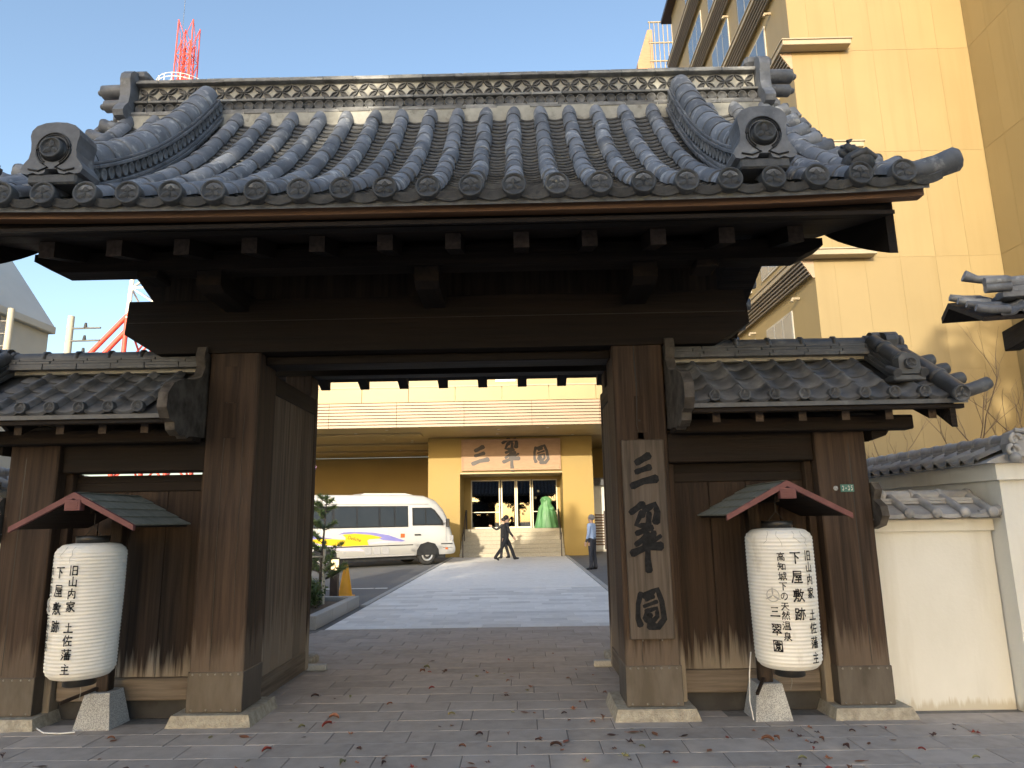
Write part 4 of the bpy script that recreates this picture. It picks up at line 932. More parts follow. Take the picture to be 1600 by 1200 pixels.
# ------------------------------------------------------------------ white walls with tile caps
cap_st = proto(s_tile(.20, .26, .014, 8), TCAP, 'cap_wave_tile'); ball_me = proto(MB().ball((0, 0, 0), (.045, .03, .045), 12, 8), TCAP, 'cap_end_ball')
def side_walls(s, lab1, lab2):
    X = lambda o: CX+s*o
    def bx(o0, o1, *a): a_, b_ = sorted((X(o0), X(o1))); return B(a_, b_, *a)
    # low wall in line with the gate
    lw = thing('low_wall', lab1, 'wall', (X(4.3), 6.3, 0), 'low plaster walls beside the gate')
    part('plaster_wall', bx(3.70, 4.80, 6.17, 6.50, -.01, 1.44), WHITEW, lw)
    part('plaster_band', bx(3.70, 4.825, 6.135, 6.53, 1.441, 1.545, .004), WHITEW, lw)
    part('wall_roof', MB().prism([(6.02, 1.546), (6.05, 1.565), (6.335, 1.70), (6.62, 1.565), (6.65, 1.546)], lambda u, v, w_: Vector((X(w_), u, v)), 3.72, 4.83), TCAP, lw)
    for i in range(5):
        o = 3.80+.235*i
        if i < 4:
            part('cap_tile', MB().prism([(-.11+.22*j/6, (.0 if j in (0, 6) else -.012-.012*math.sin(math.pi*j/6))) for j in range(7)] + [(.11-.22*j/6, .022-.014*math.sin(math.pi*j/6)) for j in range(7)],
                 lambda u, v, w_: Vector((X(o+.11)+u, 6.0+.29*w_, 1.575+.13*w_+v)), 0, 1), TCAP, lw)
        if i < 4:
            part('cap_roller', MB().tube([(X(o+.22), 6.0, 1.60), (X(o+.22), 6.28, 1.735)], .036, 10), TCAP, lw); inst('cap_end_ball', ball_me, lw, (X(o+.22), 5.99, 1.60))
    part('corner_tile', MB().tube([(X(4.64), 6.05, 1.58), (X(4.78), 6.05, 1.60), (X(4.90), 6.05, 1.635), (X(4.93), 6.05, 1.64)], [.035, .05, .055, .03], 10), TCAP, lw)
    for z0, z1, hw in ((1.675, 1.70, .16), (1.702, 1.726, .14)):
        for k in range(4): part('cap_flat_tile', bx(3.72+.26*k, 3.978+.26*k, 6.335-hw, 6.335+hw, z0, z1, .003), TCAP, lw)
    for k in range(4):
        o = 3.74+.255*k; c = part('cap_ridge_roller', MB().tube([(X(o), 6.335, 1.742), (X(o+.25), 6.335, 1.742)], .055, 12), TCAP, lw)
        part('roller_collar', MB().tube([(X(o+.215), 6.335, 1.742), (X(o+.222), 6.335, 1.742), (X(o+.25), 6.335, 1.742), (X(o+.257), 6.335, 1.742)], [.056, .066, .066, .056], 12), TCAP, c)
    part('scroll_end', MB().prism([(6.5, 1.86), (6.0, 1.86), (5.95, 1.80), (6.0, 1.72), (5.90, 1.66), (5.88, 1.58), (5.95, 1.50), (6.1, 1.47), (6.5, 1.48)], lambda u, v, w_: Vector((X(w_), u, v)), 3.738, 3.80), SCRW, lw)
    # tall wall running back along the grounds
    tw = thing('tall_wall', lab2, 'wall', (X(4.95), 9, 0), 'tall plaster walls running back from the gate')
    ya, yb = 5.93, 16.0
    part('plaster_wall', bx(4.81, 5.16, ya+.05, yb, -.01, 1.86), WHITEW, tw)
    part('plaster_band', bx(4.76, 5.21, ya+.0, yb, 1.861, 2.0), WHITEW, tw)
    part('wall_roof', MB().prism([(4.66, 2.0), (4.69, 2.02), (4.985, 2.13), (5.28, 2.02), (5.31, 2.0)], lambda u, v, w_: Vector((X(u), w_, v)), ya-.04, yb), TCAP, tw)
    for sd in (-1, 1):
        y_ = ya+.05
        while y_ < (11 if sd < 0 else 8.5):
            M = Matrix.Translation((X(4.985)+sd*s*.33, y_+.1, 2.035)) @ Matrix.Rotation(sd*s*math.pi/2, 4, 'Z') @ Matrix.Rotation(R(22), 4, 'X')
            ob = inst('cap_wave_tile', cap_st, tw, M.translation, M.to_euler()); y_ += .20
    for z0, z1, hw in ((2.125, 2.15, .12), (2.152, 2.176, .105)):
        y_ = ya-.02
        while y_ < 12: part('cap_flat_tile', bx(4.985-hw, 4.985+hw, y_, y_+.297, z0, z1, .003), TCAP, tw); y_ += .3
    y_ = ya+.05
    while y_ < 12:
        c = part('cap_ridge_roller', MB().tube([(X(4.985), y_, 2.195), (X(4.985), y_+.22, 2.195)], .062, 12), TCAP, tw)
        part('roller_collar', MB().tube([(X(4.985), y_-.01, 2.195), (X(4.985), y_, 2.195), (X(4.985), y_+.03, 2.195), (X(4.985), y_+.04, 2.195)], [.062, .072, .072, .062], 12), TCAP, c); y_ += .22
    e = part('crest_end_tile', MB().prism([(-.11, 2.05), (.11, 2.05), (.13, 2.16), (.10, 2.25), (0, 2.29), (-.10, 2.25), (-.13, 2.16)], lambda u, v, w_: Vector((X(4.985)+u, w_, v)), ya-.10, ya+.04), TCAP, tw)
    mb = MB()
    for dx, dz, q in ((-.10, 2.19, 1), (.10, 2.19, -1), (-.13, 2.10, 1), (.13, 2.10, -1)):
        pts = []
        for i in range(14): a = i*.55; rr = .055*(1-i/16); pts.append((X(4.985)+dx+q*rr*math.cos(a), ya-.11+.002*i, dz+rr*math.sin(a)))
        mb.tube(pts, [.018]*12+[.014, .008], 7)
    mb.tube([(X(4.985)-.09, ya-.10, 2.27), (X(4.985), ya-.12, 2.25), (X(4.985)+.09, ya-.10, 2.27)], .02, 7)
    part('cloud_scroll', mb, TCAP, e)
    part('end_ball', MB().ball((X(5.10), ya-.10, 2.06), .058, 14, 9), TCAP, e); part('end_ball', MB().ball((X(4.87), ya-.10, 2.04), .045, 14, 9), TCAP, e)
side_walls(1, 'low cream plaster wall with tile cap, right of the gate', 'tall cream plaster wall with tile cap running back at the far right')
side_walls(-1, 'low cream plaster wall with tile cap, left of the gate', 'tall cream plaster wall with tile cap glimpsed at the left edge')

# ------------------------------------------------------------------ fallen leaves
def leaf_mesh(kind, m):
    mb = MB()
    if kind == 0:
        n = 10; vs = [(0, 0, .006)]
        for i in range(n): a = 2*math.pi*i/n; q = (1.0 if i % 2 == 0 else .48)*.030*(1.15 if i in (0, 2, 8) else .9); vs.append((q*math.cos(a), q*math.sin(a), .003+.010*(i % 3)))
        mb.add(vs, [(0, i+1, (i+1) % n+1) for i in range(n)]); mb.tube([(-.028, 0, .004), (-.05, .004, .010)], .0012, 4)
    else:
        vs = []; n = 6
        for i in range(n+1):
            t = i/n; wv = .019*math.sin(math.pi*min(1, t*.95+.03)); c = .014*math.sin(math.pi*t)*(kind-1)+.003
            vs += [((t-.5)*.075, -wv, c+.010*(kind-1)+.004), ((t-.5)*.075, 0, c), ((t-.5)*.075, wv, c+.016*(kind-1)+.002)]
        mb.add(vs, [(3*i+j, 3*i+3+j, 3*i+4+j, 3*i+1+j) for i in range(n) for j in (0, 1)], True); mb.tube([(-.037, 0, .004), (-.06, .003, .008)], .0013, 4)
    return proto(mb, m, 'fallen_leaf')
LN = ('red', 'rust brown', 'dark dry', 'olive')
lm = {(k, c): leaf_mesh(k, LEAVES[c]) for k in (0, 1, 2) for c in range(4)}
rl = random.Random(11)
spots = []
for i in range(118): spots.append((rl.gauss(.4, 2.3), rl.uniform(4.75, 5.75)))
for i in range(46): spots.append((rl.uniform(-2.0, .9), rl.triangular(5.7, 9.6, 6.0)))
for (x_, y_) in spots:
    if abs(x_) > 4.9: continue
    if y_ > 5.75 and not (-2.1 < x_ < .75): continue
    c = rl.choices(range(4), (.16, .44, .28, .12))[0]; k = rl.randrange(3)
    o = inst('fallen_leaf', lm[k, c], None, (x_, y_, .003), (rl.uniform(-.15, .15), rl.uniform(-.15, .15), rl.uniform(0, 6.28)), [rl.choice((.5, .6, .7, .8, .95, 1.15))]*3)
    tag(o, 'small %s fallen leaf lying on the dark paving' % LN[c], 'leaf', '%s leaves fallen on the paving' % LN[c])

# ------------------------------------------------------------------ hotel entrance
PY = 31.5
hotel = thing('hotel_entrance', 'ochre hotel entrance block with canopy, steps and glass doors behind the gate', 'building', (-.5, 33, 0))
portal = MB()
for x0, x1, z0, z1 in ((-4.22, -2.78, 0, 5.32), (1.86, 3.24, 0, 5.32), (-2.78, 1.86, 3.74, 5.32)): portal.box(x0, x1, PY, PY+2.6, z0, z1)
pw = part('portal_wall', portal, YELD, hotel)
for x in (-2.785, 1.865): part('panel_joint', B(x-.008, x+.008, PY-.004, PY+.01, 3.74, 5.32), GROOVE, pw)
part('recess_ceiling', B(-2.78, 1.86, PY+.05, PY+2.6, 3.66, 3.738), CEIL, pw)
for k in range(3):
    for x in (-1.9, 1.2): part('ceiling_slot', B(x-.35, x+.35, PY+.5+.55*k, PY+.62+.55*k, 3.652, 3.659), LEDGE, pw)
# steps
for i in range(7): part('step', B(-2.77, 1.85, PY-.35+.28*i, PY-.35+.28*(i+1)+(.0 if i < 6 else 1.2), 0, .17*(i+1)-.0, .01), STEPM, hotel)
# doors
DY = PY+2.35
for x0, x1, fr in ((-2.45, -1.05, .05), (-1.0, -.28, .06), (-.26, .46, .06), (.5, 1.72, .05)):
    f = MB()
    f.box(x0, x0+fr, DY-.04, DY+.04, 1.19, 3.50); f.box(x1-fr, x1, DY-.04, DY+.04, 1.19, 3.50); f.box(x0+fr, x1-fr, DY-.038, DY+.038, 1.19, 1.19+fr*1.4); f.box(x0+fr, x1-fr, DY-.038, DY+.038, 3.50-fr, 3.50)
    if fr == .05: f.box(x0+fr, x1-fr, DY-.036, DY+.036, 1.95, 1.985)
    d = part('glass_door', f, ALU, hotel); part('pane', B(x0+fr, x1-fr, DY-.008, DY+.008, 1.19+fr*1.4, 3.50-fr), GLASS, d)
part('door_head', B(-2.78, 1.86, DY-.05, DY+.05, 3.502, 3.66), YELD, hotel)
for x0, x1 in ((-2.78, -2.46), (1.73, 1.86)): part('door_jamb', B(x0, x1, DY-.03, DY+.05, 1.19, 3.502), YELD, hotel)
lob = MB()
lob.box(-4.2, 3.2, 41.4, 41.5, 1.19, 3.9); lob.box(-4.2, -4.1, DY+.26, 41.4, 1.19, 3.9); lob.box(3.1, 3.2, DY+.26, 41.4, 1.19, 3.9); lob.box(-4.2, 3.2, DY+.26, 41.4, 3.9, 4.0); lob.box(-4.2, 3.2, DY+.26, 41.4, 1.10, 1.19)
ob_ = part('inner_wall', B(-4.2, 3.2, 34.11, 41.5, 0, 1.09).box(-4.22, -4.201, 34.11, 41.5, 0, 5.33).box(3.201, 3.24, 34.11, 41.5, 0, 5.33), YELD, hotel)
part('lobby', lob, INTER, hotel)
for x, z_ in ((.9, 3.1), (.75, 2.75)): part('lobby_lamp', MB().ball((x, 38, z_), .07, 8, 6), LAMPE, hotel)
part('lobby_counter', B(-2.2, -.9, 38.5, 39.2, 1.19, 2.2, .03), SIGNW, hotel)
# handrails
for x in (-2.62, 1.70):
    h = MB(); pts = [(x, PY-.45, .95), (x, PY+.0, 1.10), (x, PY+1.35, 2.05), (x, PY+1.9, 2.05)]
    h.tube(pts, .028, 8)
    for yy, z0, z1 in ((PY-.45, 0, .95), (PY+.45, .68, 1.42), (PY+1.35, 1.19, 2.05), (PY+1.9, 1.19, 2.05)): h.tube([(x, yy, z0), (x, yy, z1)], .022, 6)
    for k in range(6): yy = PY+1.39+k*.09; h.tube([(x, yy, 1.25), (x, yy, 2.05)], .008, 5)
    part('handrail', h, RAILM, hotel)
# carved sign over the opening
sb = part('sign_board', B(-2.66, 1.76, PY-.10, PY-.003, 3.80, 5.20, .01), SIGNW, hotel)
fr = MB()
for a in ((-2.70, 1.80, 5.14, 5.21), (-2.70, 1.80, 3.79, 3.86), (-2.70, -2.63, 3.861, 5.139), (1.73, 1.80, 3.861, 5.139)): fr.box(a[0], a[1], PY-.14, PY-.101, a[2], a[3], .006)
part('sign_frame', fr, SIGNW, sb)
for i, (xc, y0, x0, sx) in enumerate(((-1.85, 735, 1006, .0185), (-.45, 840, 1010, .0155), (.92, 950, 1017, .0150))):
    mb = MB(); big_char(mb, i, lambda a, b_: Vector((xc+(a-x0)*sx, PY-.106, 4.50-(b_-y0)*(.0135 if i != 0 else .016)))); part('sign_character', mb, RAILM, sb)
# canopy
CYF = 27.7
can = part('canopy', B(-16, 7.5, CYF+.12, 41, 5.335, 5.45), CEIL, hotel)
x = -16
while x < 7.0:
    part('canopy_panel', B(x+.006, x+1.90, CYF+.02, CYF+.12, 6.36, 6.96, .006), YELT, can)
    x += 1.91
part('canopy_top', B(-16, 7.5, CYF+.0, CYF+.5, 6.962, 7.02), LEDGE, can)
part('louvre_backing', B(-16, 7.4, CYF+.08, CYF+.118, 5.34, 6.355), SLATD, can)
for k in range(8):
    z_ = 5.335+k*.128
    x = -16
    while x < 7.0:
        part('louvre_slat', B(x+.004, min(7.4, x+2.74), CYF-.02, CYF+.075, z_, z_+.100, .004), COPPER, can); x += 2.746
k = MB()
for i in range(26):
    xx, yy = rs.uniform(-12, 3), rs.uniform(28.3, 38)
    part('downlight', MB().lathe([(.07, 0), (.07, .012), (.02, .012)], 10, Matrix.Translation((xx, yy, 5.322))), WHITEP, can)
for yy in (29.6, 33.5, 37): part('ceiling_beam', B(-16, -4.3, yy, yy+.9, 5.25, 5.334, .01), CEIL, can)
part('back_wall', B(-18, -4.22, 41, 41.3, 0, 5.33), YELD, hotel)
part('side_wall', B(3.25, 8.9, 37.5, 37.8, 0, 5.33), YELD, hotel)
up = part('upper_wall', B(-18, 7.0, 33.5, 41, 5.46, 14.0), YELT, hotel)
part('window', B(-1.2, -.2, 33.46, 33.51, 8.3, 9.4), WHITEP, up)
# green draped ornament inside the right-hand window
def drape():
    mb = MB(); vs = []; n = 40; cx, cy = 1.15, DY-.55
    rows = [(.56, 1.20), (.52, 1.28), (.46, 1.55), (.40, 1.85), (.34, 2.10), (.22, 2.32), (.26, 2.50), (.17, 2.62), (.04, 2.66)]
    for i, (q, z_) in enumerate(rows):
        for j in range(n):
            a = 2*math.pi*j/n; rr = q*(1+.10*math.sin(9*a+i*.4)*(1 if i < 5 else .5)+.05*math.sin(4*a+1)); vs.append((cx+rr*math.cos(a), cy+rr*math.sin(a)*.7, z_))
    mb.add(vs, [(i*n+j, i*n+(j+1) % n, (i+1)*n+(j+1) % n, (i+1)*n+j) for i in range(len(rows)-1) for j in range(n)], True)
    mb.ball((cx+.24, cy-.12, 2.08), (.14, .12, .12), 10, 6); mb.ball((cx-.06, cy-.10, 2.50), (.14, .13, .10), 10, 6)
    return mb
tag(part('draped_ornament', drape(), GREENC), 'green draped cloth ornament standing at the entrance doors', 'ornament')

# ------------------------------------------------------------------ hotel tower
tower = thing('hotel_tower', 'tall yellow hotel tower with cream ledges and louvres, right of the gate roof', 'building', (14, 28, 0))
TX, TY, TXI = 9.0, 20.0, 14.65
FL = [-1.3, 2.2, 5.72, 9.23, 12.72, 16.3, 19.6, 22.9, 26.2, 29.5]
body = part('tower_wall', B(TX, 40, TY+.03, 34.6, 0, 29.5), YEL, tower)
wing_ = part('projecting_wing', B(TXI+.03, 40, 17.3, TY+.2, 0, 29.5), YEL, tower)
# wall panels with open joints: front
for zi in range(len(FL)-1):
    z0, z1 = max(0, FL[zi]), FL[zi+1]
    xs = [TX, TX+.62, TX+1.55, TX+2.62, TX+3.70, TX+4.70, TXI]
    for a, b_ in zip(xs, xs[1:]): part('wall_panel', B(a+.0028, b_-.0028, TY+.022, TY+.029, z0+.004, z1-.004), YEL, body)
    ys = [17.3, 18.2, 19.1, TY]
    for a, b_ in zip(ys, ys[1:]):
        if b_-a > .2: part('wing_panel', B(TXI+.022, TXI+.029, a+.0028, b_-.0028, z0+.004, z1-.004), YEL, wing_)
# left face with windows
ZL = [9.23, 12.72, 16.3, 19.6, 22.9, 26.2]
for z_ in ZL[:]+[5.72]:
    # ledge wrapping the corner
    lg = part('ledge', B(TX-.42, TX+1.75, TY-.38, TY+.0, z_-.02, z_+.14, .01), LEDGE, body)
    part('ledge', B(TX-.42, TX-.002, TY+.001, 34.55, z_-.02, z_+.14, .01), LEDGE, body)
    part('ledge_lip', B(TX-.46, TX+1.79, TY-.42, TY-.0, z_+.141, z_+.185, .006), LEDGE, lg)
    part('ledge_lip', B(TX-.46, TX-.002, TY+.001, 34.55, z_+.141, z_+.185, .006), LEDGE, lg)
    for k in range(5):
        part('louvre_slat', B(TX-.36+.05*k, TX-.30+.05*k, TY+.05, 34.5, z_-.12-.095*k, z_-.065-.095*k, .004), LOUV, body)
    part('louvre_bracket', MB().prism([(TX-.38, z_-.06), (TX-.002, z_-.06), (TX-.002, z_-.60), (TX-.06, z_-.60)], lambda u, v, w_: Vector((u, w_, v)), TY+.02, TY+.05), COPPER, body)
for z_ in [5.72]+ZL:
    yy = TY+1.9
    while yy < 32.1:
        wf = MB()
        h0, h1 = z_+.75, z_+2.45
        wn_ = part('window', B(TX-.045, TX-.002, yy, yy+2.4, h0, h1, .01), WINFR, body)
        for q in range(3): part('pane', B(TX-.052, TX-.046, yy+.07+.78*q, yy+.07+.78*q+.70, h0+.07, h1-.07), TOWGL, wn_)
        yy += 3.6
    part('vent_pipe', MB().tube([(TX-.002, TY+1.3, z_-.85), (TX-.22, TY+1.3, z_-.85), (TX-.25, TY+1.3, z_-.95)], .05, 8), LEDGE, body)
    part('vent_pipe', MB().tube([(TX-.002, TY+5.5, z_-.85), (TX-.22, TY+5.5, z_-.85), (TX-.25, TY+5.5, z_-.95)], .05, 8), LEDGE, body)
part('tower_eave', B(TX-.45, 41, TY-.4, 35.3, 29.5, 29.75, .02), RAILM, tower)
# roof cage behind
mb = MB()
for x in range(9): mb.tube([(9.4+.3*x, 42, 24), (9.4+.3*x, 42, 35.0)], .035, 5)
for z_ in (29, 32.0, 33.4, 35.0): mb.tube([(9.3, 42, z_), (11.9, 42, z_)], .06, 5)
part('roof_cage', mb, LEDGE, tower); part('stair_block', MB().prism([(8.75, 0), (9.9, 0), (9.9, 35.6), (9.55, 35.6), (8.75, 33)], lambda u, v, w_: Vector((u, w_, v)), 43.5, 48), REDP if False else SIGNW, tower)

# ------------------------------------------------------------------ minibus
def minibus():
    u = Vector((math.cos(R(33)), math.sin(R(33)), 0)); n_ = Vector((u.y, -u.x, 0))     # forward; n_ = the side towards the gate
    fw = Vector((-3.55, 26.55, 0)); org = fw - u*1.97 - n_*(-.0)
    M0 = lambda a, s_, z_: org + u*a + n_*(s_) + Vector((0, 0, z_))                       # a along, s_ out of the near side (0 = side plane)
    root = thing('minibus', 'white minibus with yellow and violet swoosh parked left of the path', 'bus', org-n_*1.0)
    L0, L1 = -3.85, 3.17
    # body: cross sections along the length
    secs = []; W = 2.02
    def sec(a, zb, zt, inset, rr):
        pts = []
        prof = [(0, zb), (0, 1.25), (-.02-inset*.2, 1.6), (-.09-inset, zt-rr*1.2), (-.09-inset-rr*.35, zt-rr*.35), (-.09-inset-rr*1.2, zt)]
        pts = [(s_-inset*.6, z_) for s_, z_ in prof] + [(-W-s_+inset*.6, z_) for s_, z_ in prof[::-1]]
        return [M0(a, s_, z_) for s_, z_ in pts]
    rows = [(L0, .62, 2.30, .10, .2), (L0+.08, .40, 2.52, .03, .2), (L0+.3, .36, 2.56, 0, .2), (1.3, .36, 2.58, 0, .2), (1.9, .36, 2.55, 0, .2), (2.4, .36, 2.40, .03, .22), (2.72, .36, 2.12, .06, .25), (2.95, .36, 1.62, .09, .2), (3.10, .38, 1.15, .12, .1), (3.17, .45, .80, .16, .06)]
    vs = []; 
    for a, zb, zt, ins, rr in rows: 
        c = sec(a, zb, zt, ins, rr)
        if zt < 1.7: c = [M0(a, s_, min(z_, zt)) for s_, z_ in [(0-ins*.6, zb), (-ins*.6, zb+(zt-zb)*.4), (-ins*.8, zb+(zt-zb)*.6), (-.06-ins, zb+(zt-zb)*.8), (-.12-ins, zb+(zt-zb)*.95), (-.2-ins, zt)]] + [M0(a, s_, z_) for s_, z_ in [(-W+.2+ins, zt), (-W+.12+ins, zb+(zt-zb)*.95), (-W+.06+ins, zb+(zt-zb)*.8), (-W+ins*.8, zb+(zt-zb)*.6), (-W+ins*.6, zb+(zt-zb)*.4), (-W+ins*.6, zb)]]
        vs += c
    m = 12
    mb = MB().add(vs, [(i*m+j, i*m+(j+1) % m, (i+1)*m+(j+1) % m, (i+1)*m+j) for i in range(len(rows)-1) for j in range(m)], True)
    mb.add(vs, [tuple(range(m))[::-1], tuple((len(rows)-1)*m+j for j in range(m))])
    body = part('body', mb, BUSW, root)
    def plate(poly, out, th=.006):                            # outline on the near side, following its tumblehome
        mb = MB()
        def S(z_): return 0 if z_ < 1.25 else (-.02*(z_-1.25)/.35 if z_ < 1.6 else -.02-.07*(z_-1.6)/.74)
        mb.prism(poly, lambda a, z_, w_: M0(a, S(z_)+w_, z_), out, out+th); return mb
    def side(a0, a1, z0, z1): return [(a0, z0), (a1, z0), (a1, z1), (a0, z1)]
    # windows
    part('window_band', plate(side(-3.70, 1.17, 1.40, 2.16), .004), BUSK, body)
    for a0, a1 in ((-3.62, -2.70), (-2.64, -1.72), (-1.62, -.84), (-.78, .0), (.08, .60), (.66, 1.12)):
        part('window', plate(side(a0, a1, 1.45, 2.12), .0112), SKYGL, body)
    part('cab_window', plate([(1.34, 1.44), (2.62, 1.44), (2.58, 1.62), (2.26, 2.02), (2.12, 2.10), (1.34, 2.10)], .004), BUSK, body)
    cw = part('cab_window_glass', plate([(1.40, 1.49), (2.52, 1.49), (2.50, 1.60), (2.22, 1.98), (2.10, 2.05), (1.40, 2.05)], .0112), SKYGL, body)
    part('window_post', plate(side(1.86, 1.90, 1.49, 2.04), .019), BUSK, body)
    for a, z0, z1 in ((1.25, .55, 2.2), (2.72, .85, 1.40)): part('door_seam', plate(side(a, a+.012, z0, z1), .003, .003), GREYP, body)
    part('door_handle', plate(side(1.42, 1.66, 1.08, 1.13), .004, .03), BUSK, body)
    part('indicator', plate(side(.86, 1.02, 1.02, 1.16), .004, .015), ORANGE, body)
    part('side_strip', plate(side(-3.3, 1.36, .735, .765), .004, .01), BUSK, body); part('side_strip', plate(side(2.52, 3.0, .735, .765), .004, .01), BUSK, body)
    part('fuel_flap', plate(side(-1.28, -1.20, .52, .58), .004, .01), GREYP, body)
    for k in range(3): part('grille', plate(side(-.50+.33*k, -.25+.33*k, .46, .71), .004, .008), GREYP, body)
    # livery
    part('livery_violet', plate([(-3.8, 1.30), (-2.9, 1.34), (-2.3, 1.16), (-1.7, 1.06), (-1.7, 1.00), (-2.6, .96), (-3.8, .88)], .003, .004), BUSB, body)
    part('livery_teal', plate([(-3.8, 1.32), (-2.95, 1.355), (-2.55, 1.25), (-2.9, 1.10), (-3.8, 1.04)], .008, .003), BUST, body)
    part('livery_violet', plate([(-1.52, 1.18), (-1.30, 1.26), (-.80, 1.27), (-.2, 1.23), (.4, 1.12), (1.05, .90), (.9, .88), (.2, .95), (-.4, 1.16), (-1.2, 1.20)], .003, .004), BUSB, body)
    part('livery_lilac', plate([(-3.7, .88), (-2.6, .95), (-1.0, .83), (.2, .92), (1.1, .87), (.4, .85), (-.5, .80), (-1.6, .77), (-2.6, .80), (-3.4, .84)], .0035, .003), BUSL, body)
    part('livery_lilac', plate([(-2.2, .73), (-.7, .72), (-.5, .58), (-1.3, .62)], .003, .003), BUSL, body)
    part('livery_yellow', plate([(-2.55, 1.02), (-2.2, 1.06), (-1.7, 1.04), (-1.22, 1.00), (-1.22, 1.08), (-1.34, 1.18), (-.9, 1.21), (-.3, 1.15), (.14, 1.05), (.02, 1.01), (-.34, 1.0), (-.42, .95), (-.36, .79), (-1.2, .775), (-1.9, .83), (-2.3, .93)], .0085, .003), BUSY, body)
    part('livery_green', plate([(-3.0, .90), (-2.6, .90), (-2.0, .80), (-2.3, .775), (-2.7, .80)], .0085, .003), BUSG, body)
    cu = bpy.data.curves.new('script', 'FONT'); cu.body = 'Deliche'; cu.size = .20; cu.shear = .4; cu.resolution_u = 3
    to = bpy.data.objects.new('script', cu); COL.objects.link(to); dg = bpy.context.evaluated_depsgraph_get(); tm = bpy.data.meshes.new_from_object(to.evaluated_get(dg))
    mb = MB().add([M0(-1.16+v.co.x*.8, .014, 1.03+v.co.y*.9-v.co.x*.20) for v in tm.vertices], [tuple(p.vertices) for p in tm.polygons]); bpy.data.objects.remove(to); bpy.data.meshes.remove(tm)
    part('script_lettering', mb, BUSK, body)
    # wheels
    for a in (1.97, -1.97):
        for s_ in (-.14, -W+.14):
            c = M0(a, s_, .37); ax = n_ if s_ > -1 else -n_
            Mr = Matrix.Translation(c) @ ax.to_track_quat('Z', 'Y').to_matrix().to_4x4()
            wh = part('wheel', MB().lathe([(.20, -.10), (.35, -.10), (.37, -.06), (.37, .06), (.355, .10), (.24, .112), (.235, .09)], 28, Mr), TYRE, root)
            part('rim', MB().lathe([(.235, .08), (.235, .105), (.19, .118), (.15, .07), (.08, .085), (.07, .13), (.001, .13)], 24, Mr), RIM, wh)
            hl = MB()
            for k in range(6): q = 2*math.pi*k/6; hl.ball(Mr @ Vector((.13*math.cos(q), .13*math.sin(q), .09)), .032, 8, 5)
            part('wheel_holes', hl, BUSK, wh)
        if True:
            arch = [(a-.47, .36), (a-.44, .56), (a-.30, .76), (a, .84), (a+.30, .76), (a+.44, .56), (a+.47, .36)]
            part('wheel_arch', plate(arch, .0005, .004), BUSK, body)
    part('mirror', MB().tube([M0(2.55, .0, 1.50), M0(2.66, .16, 1.52)], .015, 6).box(-.04, .04, -.09, .09, -.16, .16, .02, Matrix.Translation(M0(2.70, .20, 1.52)) @ Matrix.Rotation(R(33), 4, 'Z')), BUSK, body)
    part('headlamp', plate(side(2.90, 3.06, .86, 1.05), -.07, .03), GREYP, body)
    part('side_marker', plate(side(2.70, 2.80, .54, .60), .0, .012), ORANGE, body)
    part('roof_unit', MB().prism([(-.6, 2.56), (-.4, 2.64), (1.2, 2.65), (1.7, 2.54)], lambda a, z_, w_: M0(a, w_, z_), -1.6, -.42), BUSW, body)
    part('roof_gutter', plate(side(-3.6, 2.0, 2.225, 2.245), .004, .012), GREYP, body)
    part('bumper_seam', plate(side(2.6, 3.0, .60, .612), .0, .006), BUSK, body)
    part('lower_sill', plate(side(-1.45, 1.45, .37, .40), .002, .01), GREYP, body)
    for a in (-3.4, -.9, .4): part('panel_seam', plate(side(a, a+.01, .78, 1.38), .002, .004), GREYP, body)
    part('window_gasket', plate(side(-3.72, 1.19, 2.165, 2.18), .004, .008), GREYP, body)
    part('underbody', MB().prism([(L0+.3, .22), (2.8, .22), (2.8, .37), (L0+.3, .37)], lambda a, z_, w_: M0(a, w_, z_), -1.85, -.2), BUSK, root)
    return root
minibus()

